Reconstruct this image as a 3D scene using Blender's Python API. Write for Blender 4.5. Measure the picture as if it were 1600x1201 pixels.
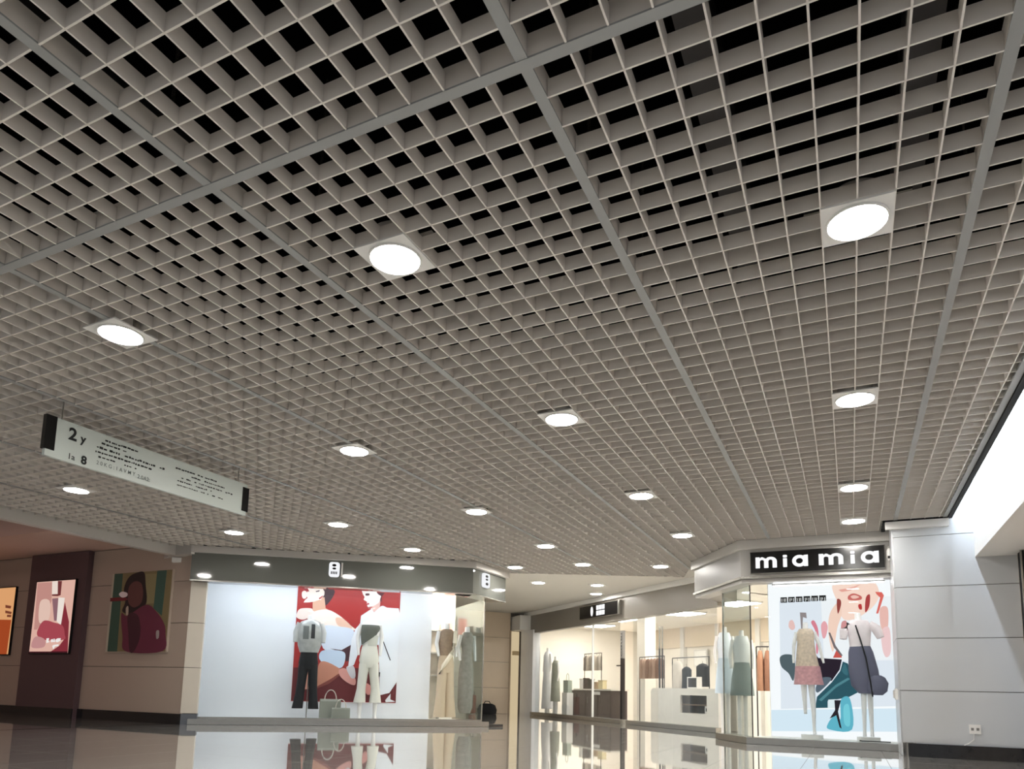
import bpy, math, random
from mathutils import Matrix, Vector
random.seed(4)
C = bpy.context.scene.collection
for o in list(bpy.data.objects):
    bpy.data.objects.remove(o)

# ------------------------------------------------------------------ camera, world, exposure
U = 0.15                      # one ceiling cell = 150 mm; everything below is written in cells, z from the floor
H = 19.0                      # underside of the open-cell ceiling
sc = bpy.context.scene
cam_d = bpy.data.cameras.new('camera'); cam = bpy.data.objects.new('camera', cam_d); C.objects.link(cam)
M = Matrix(((0.90297311, 0.03571461, 0.42821027), (0.42904574, -0.12978581, -0.89391017), (0.02364996, 0.99089864, -0.1325163)))
mw = M.to_4x4(); mw.translation = Vector((6.41943925 * U, -13.37380373 * U, (H - 14.57111732) * U))
cam.matrix_world = mw
cam_d.sensor_fit = 'HORIZONTAL'; cam_d.sensor_width = 36.0; cam_d.lens = 1104.42 / 1600 * 36.0
cam_d.shift_y = (930.08 - 600.5) / 1600
cam_d.clip_start = 0.02; cam_d.clip_end = 200
sc.camera = cam
w = bpy.data.worlds.new('world'); sc.world = w; w.use_nodes = True
w.node_tree.nodes['Background'].inputs[0].default_value = (0.92, 0.96, 1.0, 1)
w.node_tree.nodes['Background'].inputs[1].default_value = 0.22
sc.view_settings.view_transform = 'Standard'; sc.view_settings.look = 'None'
sc.view_settings.gamma = 1.0; sc.view_settings.use_curve_mapping = False
sc.view_settings.exposure = 0.86

LAMP = 81.0                   # radiance of the downlight diffusers

# ------------------------------------------------------------------ materials
def lin(c):
    c = c / 255.0
    return c / 12.92 if c <= 0.04045 else ((c + 0.055) / 1.055) ** 2.4
def rgb(c): return (lin(c[0]), lin(c[1]), lin(c[2]), 1)
def mat(name, col, rough=0.5, metal=0.0, var=0.06, scale=6.0, bump=0.0, spec=0.5, coat=0.0):
    m = bpy.data.materials.new(name); m.use_nodes = True
    nt = m.node_tree; b = nt.nodes['Principled BSDF']
    b.inputs['Roughness'].default_value = rough; b.inputs['Metallic'].default_value = metal
    b.inputs['Specular IOR Level'].default_value = spec
    b.inputs['Coat Weight'].default_value = coat
    tc = nt.nodes.new('ShaderNodeTexCoord'); n = nt.nodes.new('ShaderNodeTexNoise')
    n.inputs['Scale'].default_value = scale; n.inputs['Detail'].default_value = 3
    nt.links.new(tc.outputs['Object'], n.inputs['Vector'])
    mx = nt.nodes.new('ShaderNodeMix'); mx.data_type = 'RGBA'
    c = rgb(col)
    mx.inputs[6].default_value = (c[0] * (1 - var), c[1] * (1 - var), c[2] * (1 - var), 1)
    mx.inputs[7].default_value = (min(1, c[0] * (1 + var)), min(1, c[1] * (1 + var)), min(1, c[2] * (1 + var)), 1)
    nt.links.new(n.outputs['Fac'], mx.inputs[0]); nt.links.new(mx.outputs[2], b.inputs['Base Color'])
    if bump:
        bp = nt.nodes.new('ShaderNodeBump'); bp.inputs['Strength'].default_value = bump; bp.inputs['Distance'].default_value = 0.01
        nt.links.new(n.outputs['Fac'], bp.inputs['Height']); nt.links.new(bp.outputs['Normal'], b.inputs['Normal'])
    return m
def emi(name, col, s):
    m = bpy.data.materials.new(name); m.use_nodes = True; nt = m.node_tree
    nt.nodes.clear(); e = nt.nodes.new('ShaderNodeEmission'); o = nt.nodes.new('ShaderNodeOutputMaterial')
    e.inputs[0].default_value = rgb(col); e.inputs[1].default_value = s
    nt.links.new(e.outputs[0], o.inputs[0]); return m
def glass(name, tint, refl=0.5):
    m = bpy.data.materials.new(name); m.use_nodes = True; nt = m.node_tree; nt.nodes.clear()
    o = nt.nodes.new('ShaderNodeOutputMaterial'); mx = nt.nodes.new('ShaderNodeMixShader')
    t = nt.nodes.new('ShaderNodeBsdfTransparent'); t.inputs[0].default_value = rgb(tint)
    g = nt.nodes.new('ShaderNodeBsdfGlossy'); g.inputs['Roughness'].default_value = 0.0
    f = nt.nodes.new('ShaderNodeFresnel'); f.inputs[0].default_value = 1.45
    mu = nt.nodes.new('ShaderNodeMath'); mu.operation = 'MULTIPLY'; mu.inputs[1].default_value = refl
    nt.links.new(f.outputs[0], mu.inputs[0]); nt.links.new(mu.outputs[0], mx.inputs[0])
    nt.links.new(t.outputs[0], mx.inputs[1]); nt.links.new(g.outputs[0], mx.inputs[2]); nt.links.new(mx.outputs[0], o.inputs[0])
    return m
_cache = {}
def cm(col, rough=0.6, **k):
    key = ('c', tuple(col), rough, tuple(sorted(k.items())))
    if key not in _cache: _cache[key] = mat('paint_%d_%d_%d' % tuple(col), col, rough, **k)
    return _cache[key]
def ce(col, s):
    key = ('e', tuple(col), s)
    if key not in _cache: _cache[key] = emi('print_%d_%d_%d' % tuple(col), col, s)
    return _cache[key]

SLAT = mat('slat_paint', (221, 214, 206), 0.36, var=0.04, scale=3)
TEE = mat('runner_paint', (150, 151, 149), 0.45, var=0.03)
BLACK = mat('void_black', (10, 10, 10), 0.9)
SLAB = mat('slab_black', (4, 4, 4), 0.95, spec=0.0)
TILE = mat('polished_tile', (196, 193, 187), 0.03, var=0.04, scale=1.2, spec=1.0, coat=1.0)
GROUT = mat('grout', (120, 114, 105), 0.7)
DSTONE = mat('black_stone', (32, 32, 34), 0.12, var=0.3, scale=9)
WALLR = mat('pale_stone', (190, 193, 195), 0.32, var=0.02, scale=2)
WALLL = mat('beige_stone', (184, 168, 153), 0.4, var=0.03, scale=2)
JOINT = mat('joint_dark', (110, 104, 98), 0.8)
PILST = mat('mauve_panel', (92, 72, 76), 0.35, var=0.04)
WHITE = mat('white_paint', (226, 224, 220), 0.5, var=0.015)
TRIM = mat('trim_paint', (198, 194, 188), 0.45, var=0.02)
FASC = mat('fascia_gloss', (104, 106, 101), 0.06, var=0.02, spec=1.0)
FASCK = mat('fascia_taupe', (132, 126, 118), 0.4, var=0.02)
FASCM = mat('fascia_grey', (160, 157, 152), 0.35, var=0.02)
STEEL = mat('steel', (170, 168, 162), 0.25, metal=0.9, var=0.03)
DMETAL = mat('dark_metal', (60, 58, 58), 0.35, metal=0.6)
CREAM = mat('cream_paint', (243, 237, 227), 0.55, var=0.015)
LCEIL = mat('plaster', (202, 197, 188), 0.6, var=0.02)
GLASS = glass('clear_glass', (251, 253, 253), 0.3)
GLASSD = glass('clear_glass_corner', (240, 246, 246), 0.4)
BOARD = mat('sign_black', (8, 8, 9), 0.2)
LETTER = emi('letter_white', (255, 255, 255), 0.62)
DIFF = emi('lamp_diffuser', (255, 251, 245), LAMP)
MANW = mat('mannequin_white', (236, 234, 232), 0.35, var=0.01)
BLK = mat('black_cloth', (14, 14, 18), 0.8, scale=30)

# ------------------------------------------------------------------ mesh helpers (all in cells)
class MB:
    def __init__(s): s.v = []; s.f = []
    def add(s, vs, fs):
        n = len(s.v); s.v += [tuple(v) for v in vs]; s.f += [tuple(i + n for i in f) for f in fs]; return s
    def box(s, x0, x1, y0, y1, z0, z1):
        return s.add([(x0, y0, z0), (x1, y0, z0), (x1, y1, z0), (x0, y1, z0), (x0, y0, z1), (x1, y0, z1), (x1, y1, z1), (x0, y1, z1)],
                     [(0, 3, 2, 1), (4, 5, 6, 7), (0, 1, 5, 4), (1, 2, 6, 5), (2, 3, 7, 6), (3, 0, 4, 7)])
    def prism(s, pts, z0, z1):              # polygon in plan, extruded upwards
        a = sum(pts[i][0] * pts[(i + 1) % len(pts)][1] - pts[(i + 1) % len(pts)][0] * pts[i][1] for i in range(len(pts)))
        if a < 0: pts = pts[::-1]
        n = len(pts)
        return s.add([(x, y, z0) for x, y in pts] + [(x, y, z1) for x, y in pts],
                     [tuple(range(n - 1, -1, -1)), tuple(range(n, 2 * n))] + [(i, (i + 1) % n, n + (i + 1) % n, n + i) for i in range(n)])
    def slab(s, fr, pts, d0, d1):           # polygon (a, z) in a vertical frame fr, between depths d0 and d1
        n = len(pts)
        vs = [fr(a, d0, z) for a, z in pts] + [fr(a, d1, z) for a, z in pts]
        return s.add(vs, [tuple(range(n)), tuple(range(2 * n - 1, n - 1, -1))] + [(i, n + i, n + (i + 1) % n, (i + 1) % n) for i in range(n)])
    def fbox(s, fr, a0, a1, d0, d1, z0, z1): return s.slab(fr, [(a0, z0), (a1, z0), (a1, z1), (a0, z1)], d0, d1)
    def loft(s, rings, n=14, caps=True, e=2.0):
        vs = []
        for rg in rings:
            cx, cy, cz, rx, ry = rg[:5]; tl = rg[5] if len(rg) > 5 else 0.0
            for i in range(n):
                a = 2 * math.pi * i / n; ca, sa = math.cos(a), math.sin(a)
                vs.append((cx + rx * math.copysign(abs(ca) ** (2 / e), ca), cy + ry * math.copysign(abs(sa) ** (2 / e), sa), cz + tl * ca * rx))
        fs = []
        for k in range(len(rings) - 1):
            for i in range(n):
                fs.append((k * n + i, k * n + (i + 1) % n, (k + 1) * n + (i + 1) % n, (k + 1) * n + i))
        if caps: fs.append(tuple(range(n - 1, -1, -1))); fs.append(tuple((len(rings) - 1) * n + i for i in range(n)))
        return s.add(vs, fs)
    def patch(s, a0, a1, rows, n=8):        # piece of cloth hugging an elliptic body: angles in degrees, rows of (z, rx, ry)
        vs = []; k = len(rows)
        for (z, rx, ry) in rows:
            for i in range(n + 1):
                a = math.radians(a0 + (a1 - a0) * i / n); vs.append((rx * math.cos(a), ry * math.sin(a), z))
        return s.add(vs, [(j * (n + 1) + i, j * (n + 1) + i + 1, (j + 1) * (n + 1) + i + 1, (j + 1) * (n + 1) + i) for j in range(k - 1) for i in range(n)])
    def tube(s, path, r, n=8):
        path = [Vector(q) for q in path]; vs = []; fs = []
        for i, q in enumerate(path):
            t = (path[min(i + 1, len(path) - 1)] - path[max(i - 1, 0)]).normalized()
            ref = Vector((0, 0, 1)) if abs(t.z) < 0.9 else Vector((1, 0, 0))
            a = t.cross(ref).normalized(); b = t.cross(a)
            rr = r[i] if isinstance(r, (list, tuple)) else r
            for k in range(n):
                th = 2 * math.pi * k / n; vs.append(tuple(q + a * (rr * math.cos(th)) + b * (rr * math.sin(th))))
        for i in range(len(path) - 1):
            for k in range(n): fs.append((i * n + k, i * n + (k + 1) % n, (i + 1) * n + (k + 1) % n, (i + 1) * n + k))
        fs.append(tuple(range(n))); fs.append(tuple((len(path) - 1) * n + k for k in range(n - 1, -1, -1)))
        return s.add(vs, fs)
    def mesh(s, name, m, base=(0, 0, 0), smooth=False):
        me = bpy.data.meshes.new(name)
        me.from_pydata([((x - base[0]) * U, (y - base[1]) * U, (z - base[2]) * U) for x, y, z in s.v], [], s.f)
        me.materials.append(m); me.validate()
        import bmesh
        bm = bmesh.new(); bm.from_mesh(me); bmesh.ops.recalc_face_normals(bm, faces=bm.faces); bm.to_mesh(me); bm.free()
        if smooth:
            for p in me.polygons: p.use_smooth = True
            try: me.set_sharp_from_angle(angle=math.radians(45))
            except Exception: pass
        return me
    def build(s, name, m, parent=None, base=None, smooth=False):
        if parent is not None: b = parent['_b'].to_list() if hasattr(parent['_b'], 'to_list') else list(parent['_b'])
        elif base is not None: b = list(base)
        else:
            xs, ys, zs = zip(*s.v); b = [(min(xs) + max(xs)) / 2, (min(ys) + max(ys)) / 2, min(zs)]
        o = bpy.data.objects.new(name, s.mesh(name, m, b, smooth)); C.objects.link(o)
        o['_b'] = b
        if parent is not None: o.parent = parent
        else: o.location = [q * U for q in b]
        return o
def root(name, base):
    o = bpy.data.objects.new(name, None); C.objects.link(o); o.location = [q * U for q in base]; o['_b'] = list(base)
    o.empty_display_size = 0.05; return o
def tag(o, label=None, cat=None, group=None, kind=None):
    if label: o['label'] = label
    if cat: o['category'] = cat
    if group: o['group'] = group
    if kind: o['kind'] = kind
    return o
def thing(name, base, label, cat, group=None): return tag(root(name, base), label, cat, group)
def setting(name, base=(0, 0, 0), label=None): return tag(root(name, base), label, None, None, 'structure')
def frame(A, B):                            # vertical frame: a along A->B, d to its left (+) , z up
    L = math.hypot(B[0] - A[0], B[1] - A[1]); dx, dy = (B[0] - A[0]) / L, (B[1] - A[1]) / L
    def f(a, d, z): return (A[0] + dx * a - dy * d, A[1] + dy * a + dx * d, z)
    f.L = L; f.p = lambda a, d: (A[0] + dx * a - dy * d, A[1] + dy * a + dx * d)
    f.ang = math.atan2(dy, dx)
    return f
def bez(pts, n=5):                          # closed Catmull-Rom smoothing of a traced outline
    out = []; N = len(pts)
    for i in range(N):
        p0, p1, p2, p3 = pts[i - 1], pts[i], pts[(i + 1) % N], pts[(i + 2) % N]
        for k in range(n):
            t = k / n
            out.append(tuple(0.5 * ((2 * p1[j]) + (-p0[j] + p2[j]) * t + (2 * p0[j] - 5 * p1[j] + 4 * p2[j] - p3[j]) * t * t + (-p0[j] + 3 * p1[j] - 3 * p2[j] + p3[j]) * t ** 3) for j in (0, 1)))
    return out
def tri_slab(mb, fr, pts, d0, d1):          # non-convex print: triangulated front, thin body
    from mathutils.geometry import tessellate_polygon
    t = tessellate_polygon([[Vector((a, z, 0)) for a, z in pts]])
    n = len(pts)
    mb.add([fr(a, d0, z) for a, z in pts] + [fr(a, d1, z) for a, z in pts],
           [tuple(q) for q in t] + [(i, n + i, n + (i + 1) % n, (i + 1) % n) for i in range(n)])

# ------------------------------------------------------------------ the plan
R_L, R_R, Y0 = -59.3, 14.0, -16.0
SHOP = frame((-57.5, 41.5), (-35.0, 62.0))          # glass line of the shop with the red poster (d>0 is inside)
FA = [(-57.0, 39.2), (-32.5, 57.4), (-32.3, 65.5)]  # its fascia
K0, K1 = (-8.0, 73.0), (-48.3, 108.0)
KF0 = frame(K0, K1)
def KF(a, d, z): return KF0(a, -d, z)               # shop along the far corridor, d>0 is inside
KF.p = lambda a, d: KF0.p(a, -d)
CEIL_POLY = [(R_L, Y0), (R_R, Y0), (R_R, 51.4), (9.4, 51.4), (9.4, 55.4), (-2.6, 55.4), (-8.8, 65.1), (-12.0, 75.0), (-32.3, 65.5), (-32.5, 57.4), (-57.0, 39.2), (R_L, 39.2)]

def spans(poly, axis, c):                           # intervals of the line (coordinate axis = c) inside the polygon
    r = []
    n = len(poly)
    for i in range(n):
        a, b = poly[i], poly[(i + 1) % n]
        if (a[axis] <= c < b[axis]) or (b[axis] <= c < a[axis]):
            t = (c - a[axis]) / (b[axis] - a[axis]); r.append(a[1 - axis] + t * (b[1 - axis] - a[1 - axis]))
    r.sort(); return [(r[i], r[i + 1]) for i in range(0, len(r) - 1, 2)]

# ------------------------------------------------------------------ floor
floor = setting('floor', (0, 0, 0), 'polished pale beige stone floor reflecting the shop windows')
MB().box(-59.0, R_R + 4.5, -16, 75, -1, -0.03).build('grout_bed', GROUT, floor)
TS = 5.2
tile_me = None
for i in range(14):
    for j in range(16):
        x, y = -59.0 + i * TS, -12.0 + j * TS
        if tile_me is None:
            tile_me = MB().box(0.012, TS - 0.012, 0.012, TS - 0.012, -0.03, 0).mesh('tile', TILE)
        o = bpy.data.objects.new('tile', tile_me); C.objects.link(o); o.parent = floor; o.location = (x * U, y * U, 0)
for (x0, x1, y0, y1) in [(-59.0, 13.8, -30, -12), (13.8, 19, -30, 71.2), (-100, 60, 71.2, 150), (-59, -59 + 0, 0, 0)]:
    if x1 > x0: MB().box(x0, x1, y0, y1, -1, 0).build('plain_paving', TILE, floor)
MB().box(-125, -59.7, -30, 71.2, -1, 0).build('plain_paving', TILE, floor)
MB().box(-59.7, -59.0, -30, 71.2, -1, 0.0).build('border_strip', DSTONE, floor)

# ------------------------------------------------------------------ open-cell ceiling
ceiling = setting('ceiling', (0, 0, H), 'grey open-cell grid ceiling with black void above')
PITCH, GU, GV = 10.213, 0.1065, 0.077
SH, ST = 0.5, 0.05
def unit_slat(name, length, along_y, m, h=SH, t=ST):
    b = MB()
    if along_y: b.box(-t / 2, t / 2, 0, length, 0, h)
    else: b.box(0, length, -t / 2, t / 2, 0, h)
    return b.mesh(name, m)
_sl = {}
def put(name, me, x, y):
    o = bpy.data.objects.new(name, me); C.objects.link(o); o.parent = ceiling; o.location = (x * U, y * U, 0); return o
def slat_mesh(name, L, ay, m, h=SH, t=ST):
    k = (name, round(L, 3), ay, h, t)
    if k not in _sl: _sl[k] = unit_slat(name, L, ay, m, h, t)
    return _sl[k]
tees = [k * PITCH for k in range(-5, 2)]
TW = 0.30
def runner(x, y, L, ay, dz=0.0):
    o = put('main_runner', slat_mesh('main_runner', L, ay, SLAT, 0.62, TW - 0.03), x, y); o.location.z = (0.05 + dz) * U
    c = bpy.data.objects.new('bottom_cap', slat_mesh('bottom_cap', L, ay, TEE, 0.05, TW)); C.objects.link(c); c.parent = o; c.location = (0, 0, -0.05 * U)
for k, x in enumerate(tees):
    for (a, b) in spans(CEIL_POLY, 0, x): runner(x, a, b - a, True)
for (a, b) in spans(CEIL_POLY, 1, 0.0): runner(a, 0.0, b - a, False, -0.02)
xs = []
for k in range(-6, 2):
    for i in range(1, 10): xs.append(k * PITCH + GU + i)
for x in xs:
    if not (R_L + 0.2 < x < R_R - 0.2): continue
    for (a, b) in spans(CEIL_POLY, 0, x):
        if a < 0:
            put('long_slat', slat_mesh('long_slat', -TW / 2 - a, True, SLAT), x, a); a = TW / 2
        if b > a: put('long_slat', slat_mesh('long_slat', b - a, True, SLAT), x, a)
cross = []
edges = [R_L] + [t for t in tees] + [R_R]
for v in range(-16, 76):
    if v == 0: continue
    y = v + (GV if v > 0 else -GV)
    for (a, b) in spans(CEIL_POLY, 1, y):
        for k in range(len(edges) - 1):
            x0, x1 = max(a, edges[k] + (TW / 2 if k else 0)), min(b, edges[k + 1] - TW / 2)
            if x1 - x0 < 0.1: continue
            mx, my = (x0 + x1) / 2 - 6.42, y + 13.37
            dep = -0.428 * mx + 0.894 * my; lat = 0.903 * mx + 0.429 * my
            vis = dep > 9 and abs(lat) < dep * 0.72 + 5
            cross.append((0 if vis else 1, mx * mx + my * my, x0, x1, y, v))
cross.sort()
rest = MB()
for n, (vis, d2, x0, x1, y, v) in enumerate(cross):
    h = 0.62 if v % 10 == 0 else SH
    if n < 300: put('cross_slat', slat_mesh('cross_slat', x1 - x0, False, SLAT, h), x0, y)
    else: rest.box(x0, x1, y - ST / 2, y + ST / 2, H, H + h)
tag(rest.build('cross_slats_beyond', SLAT, ceiling), None, None, None, 'stuff')
edge = MB()
n = len(CEIL_POLY)
per = [(R_R, Y0), (R_R, 51.4), (9.4, 51.4), (9.4, 55.4)]
for i in range(len(per) - 1):
    f = frame(per[i], per[i + 1]); edge.fbox(f, -0.05, f.L + 0.05, -0.2, 0.1, H - 0.12, H + 0.7)
edge.build('edge_angle', BLACK, ceiling)  # black strip drawn for the shadow gap along the ceiling edge
MB().box(R_R - 0.42, R_R - 0.12, Y0, 51.3, H - 0.03, H + 0.12).build('edge_angle', TEE, ceiling)
for k, x in enumerate(tees):
    for y in range(-8, 50, 6):
        if not any(a < y < b for a, b in spans(CEIL_POLY, 0, x)): continue
        MB().tube([(x, y + 0.5, H + 0.6), (x + 0.05, y + 0.5, H + 7.5)], 0.05, 6).build('hanger_rod', STEEL, ceiling)
for (x, y, a) in [(9.0, 6, 0.0), (3.0, 18, 0.3), (-15, 8, 0.2), (-38, 14, 0.1)]:
    MB().box(x - 0.5, x + 0.5, y - 14, y + 20, H + 4.5, H + 5.6).build('cable_tray', DMETAL, ceiling)
slab = setting('ceiling_slab', (0, 0, H + 8), 'black painted void above the open grid')
MB().box(R_L - 1, R_R + 0.2, Y0, 80, H + 8, H + 9).build('soffit', SLAB, slab)
MB().box(R_L - 1, R_L - 0.4, Y0, 80, H + 0.9, H + 8).build('void_side', SLAB, slab)
MB().box(R_R - 0.1, R_R + 0.15, Y0, 51.4, H + 0.72, H + 8).build('void_side', SLAB, slab)
MB().box(R_L - 1, R_R + 0.2, 75.5, 76, H + 0.9, H + 8).build('void_side', SLAB, slab)
MB().box(R_L - 1, R_R + 0.2, Y0 - 0.5, Y0, H + 0.1, H + 8).build('void_side', SLAB, slab)
# plain ceiling of the far corridor
fc = MB(); fc.prism([(-12.0, 75.0), (-32.3, 65.5), (-75.0, 103.0), (-62.0, 121.0), (-6.0, 74.0), (-7.5, 64.8), (-8.9, 65.2)], H, H + 0.6)
fcc = setting('ceiling_corridor', (-40, 90, H), 'plain plaster ceiling of the far corridor'); fc.build('plaster_panel', LCEIL, fcc)

# ------------------------------------------------------------------ downlights
def arc(cx, cy, r, n, z): return [(cx + r * math.cos(2 * math.pi * i / n), cy + r * math.sin(2 * math.pi * i / n), z) for i in range(n)]
def make_lamp(base, z0):
    x, y = 0, 0; N = 40
    pl = MB(); R = 0.86; out = []
    for i in range(N):                                    # square plate with a round hole
        a = 2 * math.pi * i / N; c, s_ = math.cos(a), math.sin(a); k = 1.0 / max(abs(c), abs(s_)); out.append((c * k, s_ * k))
    v = [(R * math.cos(2 * math.pi * i / N), R * math.sin(2 * math.pi * i / N), -0.06) for i in range(N)] + [(p[0], p[1], -0.06) for p in out] + \
        [(R * math.cos(2 * math.pi * i / N), R * math.sin(2 * math.pi * i / N), 0.0) for i in range(N)] + [(p[0], p[1], 0.0) for p in out]
    fs = []
    for i in range(N):
        j = (i + 1) % N
        fs += [(i, N + i, N + j, j), (2 * N + i, 2 * N + j, 3 * N + j, 3 * N + i), (N + i, 3 * N + i, 3 * N + j, N + j), (i, j, 2 * N + j, 2 * N + i)]
    pl.add(v, fs)
    ring = MB()
    prof = [(0.90, -0.06), (0.90, -0.13), (0.84, -0.13), (0.80, 0.02)]
    vs = []; f2 = []
    for (r, z) in prof: vs += arc(0, 0, r, N, z)
    for k in range(3):
        for i in range(N): f2.append((k * N + i, k * N + (i + 1) % N, (k + 1) * N + (i + 1) % N, (k + 1) * N + i))
    ring.add(vs, f2)
    disc = MB(); disc.add(arc(0, 0, 0.82, N, -0.07) + arc(0, 0, 0.82, N, 0.0), [tuple(range(N - 1, -1, -1)), tuple(range(N, 2 * N))] + [(i, (i + 1) % N, N + (i + 1) % N, N + i) for i in range(N)])
    can = MB(); can.loft([(0, 0, 0.0, 0.9, 0.9), (0, 0, 0.7, 0.9, 0.9), (0, 0, 0.95, 0.6, 0.6)], 24)
    brs = []
    for k in (-1, 1):
        q = MB(); q.add([(k * x_, y_, z_) for (x_, y_, z_) in [(0.85, -0.12, 0.0), (1.0, -0.12, 0.0), (1.0, -0.12, 0.5), (1.5, -0.12, 0.5), (1.5, -0.12, 0.57), (0.85, -0.12, 0.57), (0.85, 0.12, 0.0), (1.0, 0.12, 0.0), (1.0, 0.12, 0.5), (1.5, 0.12, 0.5), (1.5, 0.12, 0.57), (0.85, 0.12, 0.57)]],
              [(0, 1, 2, 5), (2, 3, 4, 5), (6, 11, 8, 7), (8, 11, 10, 9)] + [(i, i + 6, (i + 1) % 6 + 6, (i + 1) % 6) for i in range(6)])
        brs.append(q.mesh('bracket', STEEL))
    return [('plate', pl.mesh('plate', WHITE), None), ('trim_ring', ring.mesh('trim_ring', WHITE, smooth=True), 'plate'), ('diffuser', disc.mesh('diffuser', DIFF), None),
            ('housing', can.mesh('housing', TRIM, smooth=True), None), ('bracket', brs[0], 'housing'), ('bracket', brs[1], 'housing')]
lamp_parts = make_lamp(None, 0)
warm_disc = None
def lamp(x, y, label, z=H, group='round downlights set in the grid ceiling', dm=None):
    global warm_disc
    t = thing('ceiling_downlight', (x, y, z - 0.01), label, 'ceiling lamp', group)
    made = {}
    for n_, me, par in lamp_parts:
        if dm and n_ == 'diffuser':
            if warm_disc is None: warm_disc = me.copy(); warm_disc.materials[0] = dm
            me = warm_disc
        o = bpy.data.objects.new(n_, me); C.objects.link(o); o.parent = made[par] if par else t; made[n_] = o
order = ['nearest', 'second', 'third', 'fourth', 'fifth']
cols = [('the rightmost lamp column', 7.1065, [9.077, 23.5, 39.7, 50.1]),
        ('the second lamp column from the right', -7.1065, [5.0, 20.5, 36.6, 50.9]),
        ('the third lamp column from the right', -20.9, [4.8, 20.5, 36.5, 51.3, 62.3]),
        ('the fourth lamp column, over the red poster shop', -35.0, [36.3, 48.4]),
        ('the leftmost lamp column, behind the hanging sign', -47.0, [19.9, 35.5])]
for txt, x, ys in cols:
    for i, y in enumerate(ys): lamp(x, y, 'round downlight, %s from the camera in %s' % (order[i], txt))
for x, y, l in [(-29.2, 61.6, 'small round downlight near the right end of the shop fascia with two white logos'), (-12.85, 66.2, 'small round downlight nearest the chamfered corner of the black signboard shop'),
                (-31.3, 73.5, 'leftmost downlight in the plain corridor ceiling'), (-24.4, 77.9, 'nearest downlight in the plain corridor ceiling'), (-27.3, 86.0, 'farthest downlight in the plain corridor ceiling')]:
    lamp(x, y, l)
for x, y, l in [(7.1065, -6.0, 'rightmost'), (-7.1065, -9.5, 'middle'), (-20.9, -9.5, 'leftmost')]:      # unseen lamps continuing the columns, added to light the near grid
    lamp(x, y, 'added unseen round downlight over the camera, %s of its row' % l)
PINK_FILL = emi('pink_fill_diffuser', (255, 206, 190), 42.0)  # for two unseen pink lamps added to brighten the side corridor
for x, y, l in [(-70, 16, 'nearer'), (-84, 20, 'farther')]:
    lamp(x, y, 'added unseen pink fill lamp in the raised side corridor ceiling, %s one' % l, 22.5, 'added pink fill lamps of the side corridor', PINK_FILL)

# ------------------------------------------------------------------ right wall, bulkhead and cove
def panel_rows(parent, fr, a0, a1, rows, m, thick=0.12, gap=0.05, backing=True):
    for (z0, z1) in rows:
        b = MB(); g = gap / 2
        b.fbox(fr, a0, a1, 0, -thick, z0 + g, z1 - g); b.build('panel', m, parent)
    if backing:
        MB().fbox(fr, a0 + 0.01, a1 - 0.01, 0, 1.0, rows[0][0], rows[-1][1]).build('backing', JOINT, parent)
WR = frame((10.0, 51.62), (26.0, 51.62))
wall_r = setting('wall_right', (18, 51.5, 0), 'pale stone panelled wall beside the black signboard shop')
rows_r = [(1.06, 5.15), (5.15, 9.3), (9.3, 13.45), (13.45, 17.6), (17.6, 21.7), (21.7, 26.5)]
panel_rows(wall_r, WR, 0, 16, rows_r, WALLR)
WRs = frame((10.0, 57.2), (10.0, 51.62))
panel_rows(wall_r, WRs, 0, 5.5, [(0.0, 5.15), (5.15, 9.3), (9.3, 13.45), (13.45, 18.9)], WALLR, 0.1, 0.05, False)
bb = setting('baseboard_right', (18, 51.3, 0), 'black polished stone skirting under the pale panelled wall')
MB().box(10.35, 26, 51.25, 51.6, 0, 1.03).build('skirting', DSTONE, bb)
t1 = setting('trim_1', (12, 51.4, 18.2), 'white trim strip under the ceiling edge on the pale wall')
MB().box(9.45, 13.95, 51.1, 51.5, 18.25, 18.85).build('strip', WHITE, t1)
wb = setting('wall_bulkhead', (16, 40, 15.65), 'white boxed bulkhead lit from the slot beside the ceiling')
MB().box(15.6, 19.5, 8, 51.49, 15.65, 27).build('casing', WHITE, wb)
wrs = setting('wall_right_side', (18.4, 40, 0), 'beige side wall under the white bulkhead')
MB().box(18.35, 19.0, 8, 49.2, 0, 15.64).build('panel', WALLL, wrs)
MB().box(18.35, 19.0, 50.6, 51.5, 0, 15.64).build('panel', WALLL, wrs)
dr = setting('door_1', (18.4, 49.9, 0), 'dark narrow door at the right edge under the bulkhead')
MB().box(18.2, 18.7, 49.2, 50.6, 0, 15.6).build('leaf', BLACK, dr)
MB().box(18.1, 18.2, 49.2, 49.35, 0, 15.6).build('frame', STEEL, dr)
cv = thing('cove_light', (14.4, 35, 20.6), 'long white cove light strip in the slot beside the ceiling edge', 'light strip')
MB().box(14.16, 14.22, 9, 51.0, 20.2, 21.2).build('housing', WHITE, cv)
MB().box(14.225, 14.30, 9.2, 50.8, 20.45, 21.05).build('led_strip', emi('cove_led', (228, 240, 255), 60.0), cv)
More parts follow.
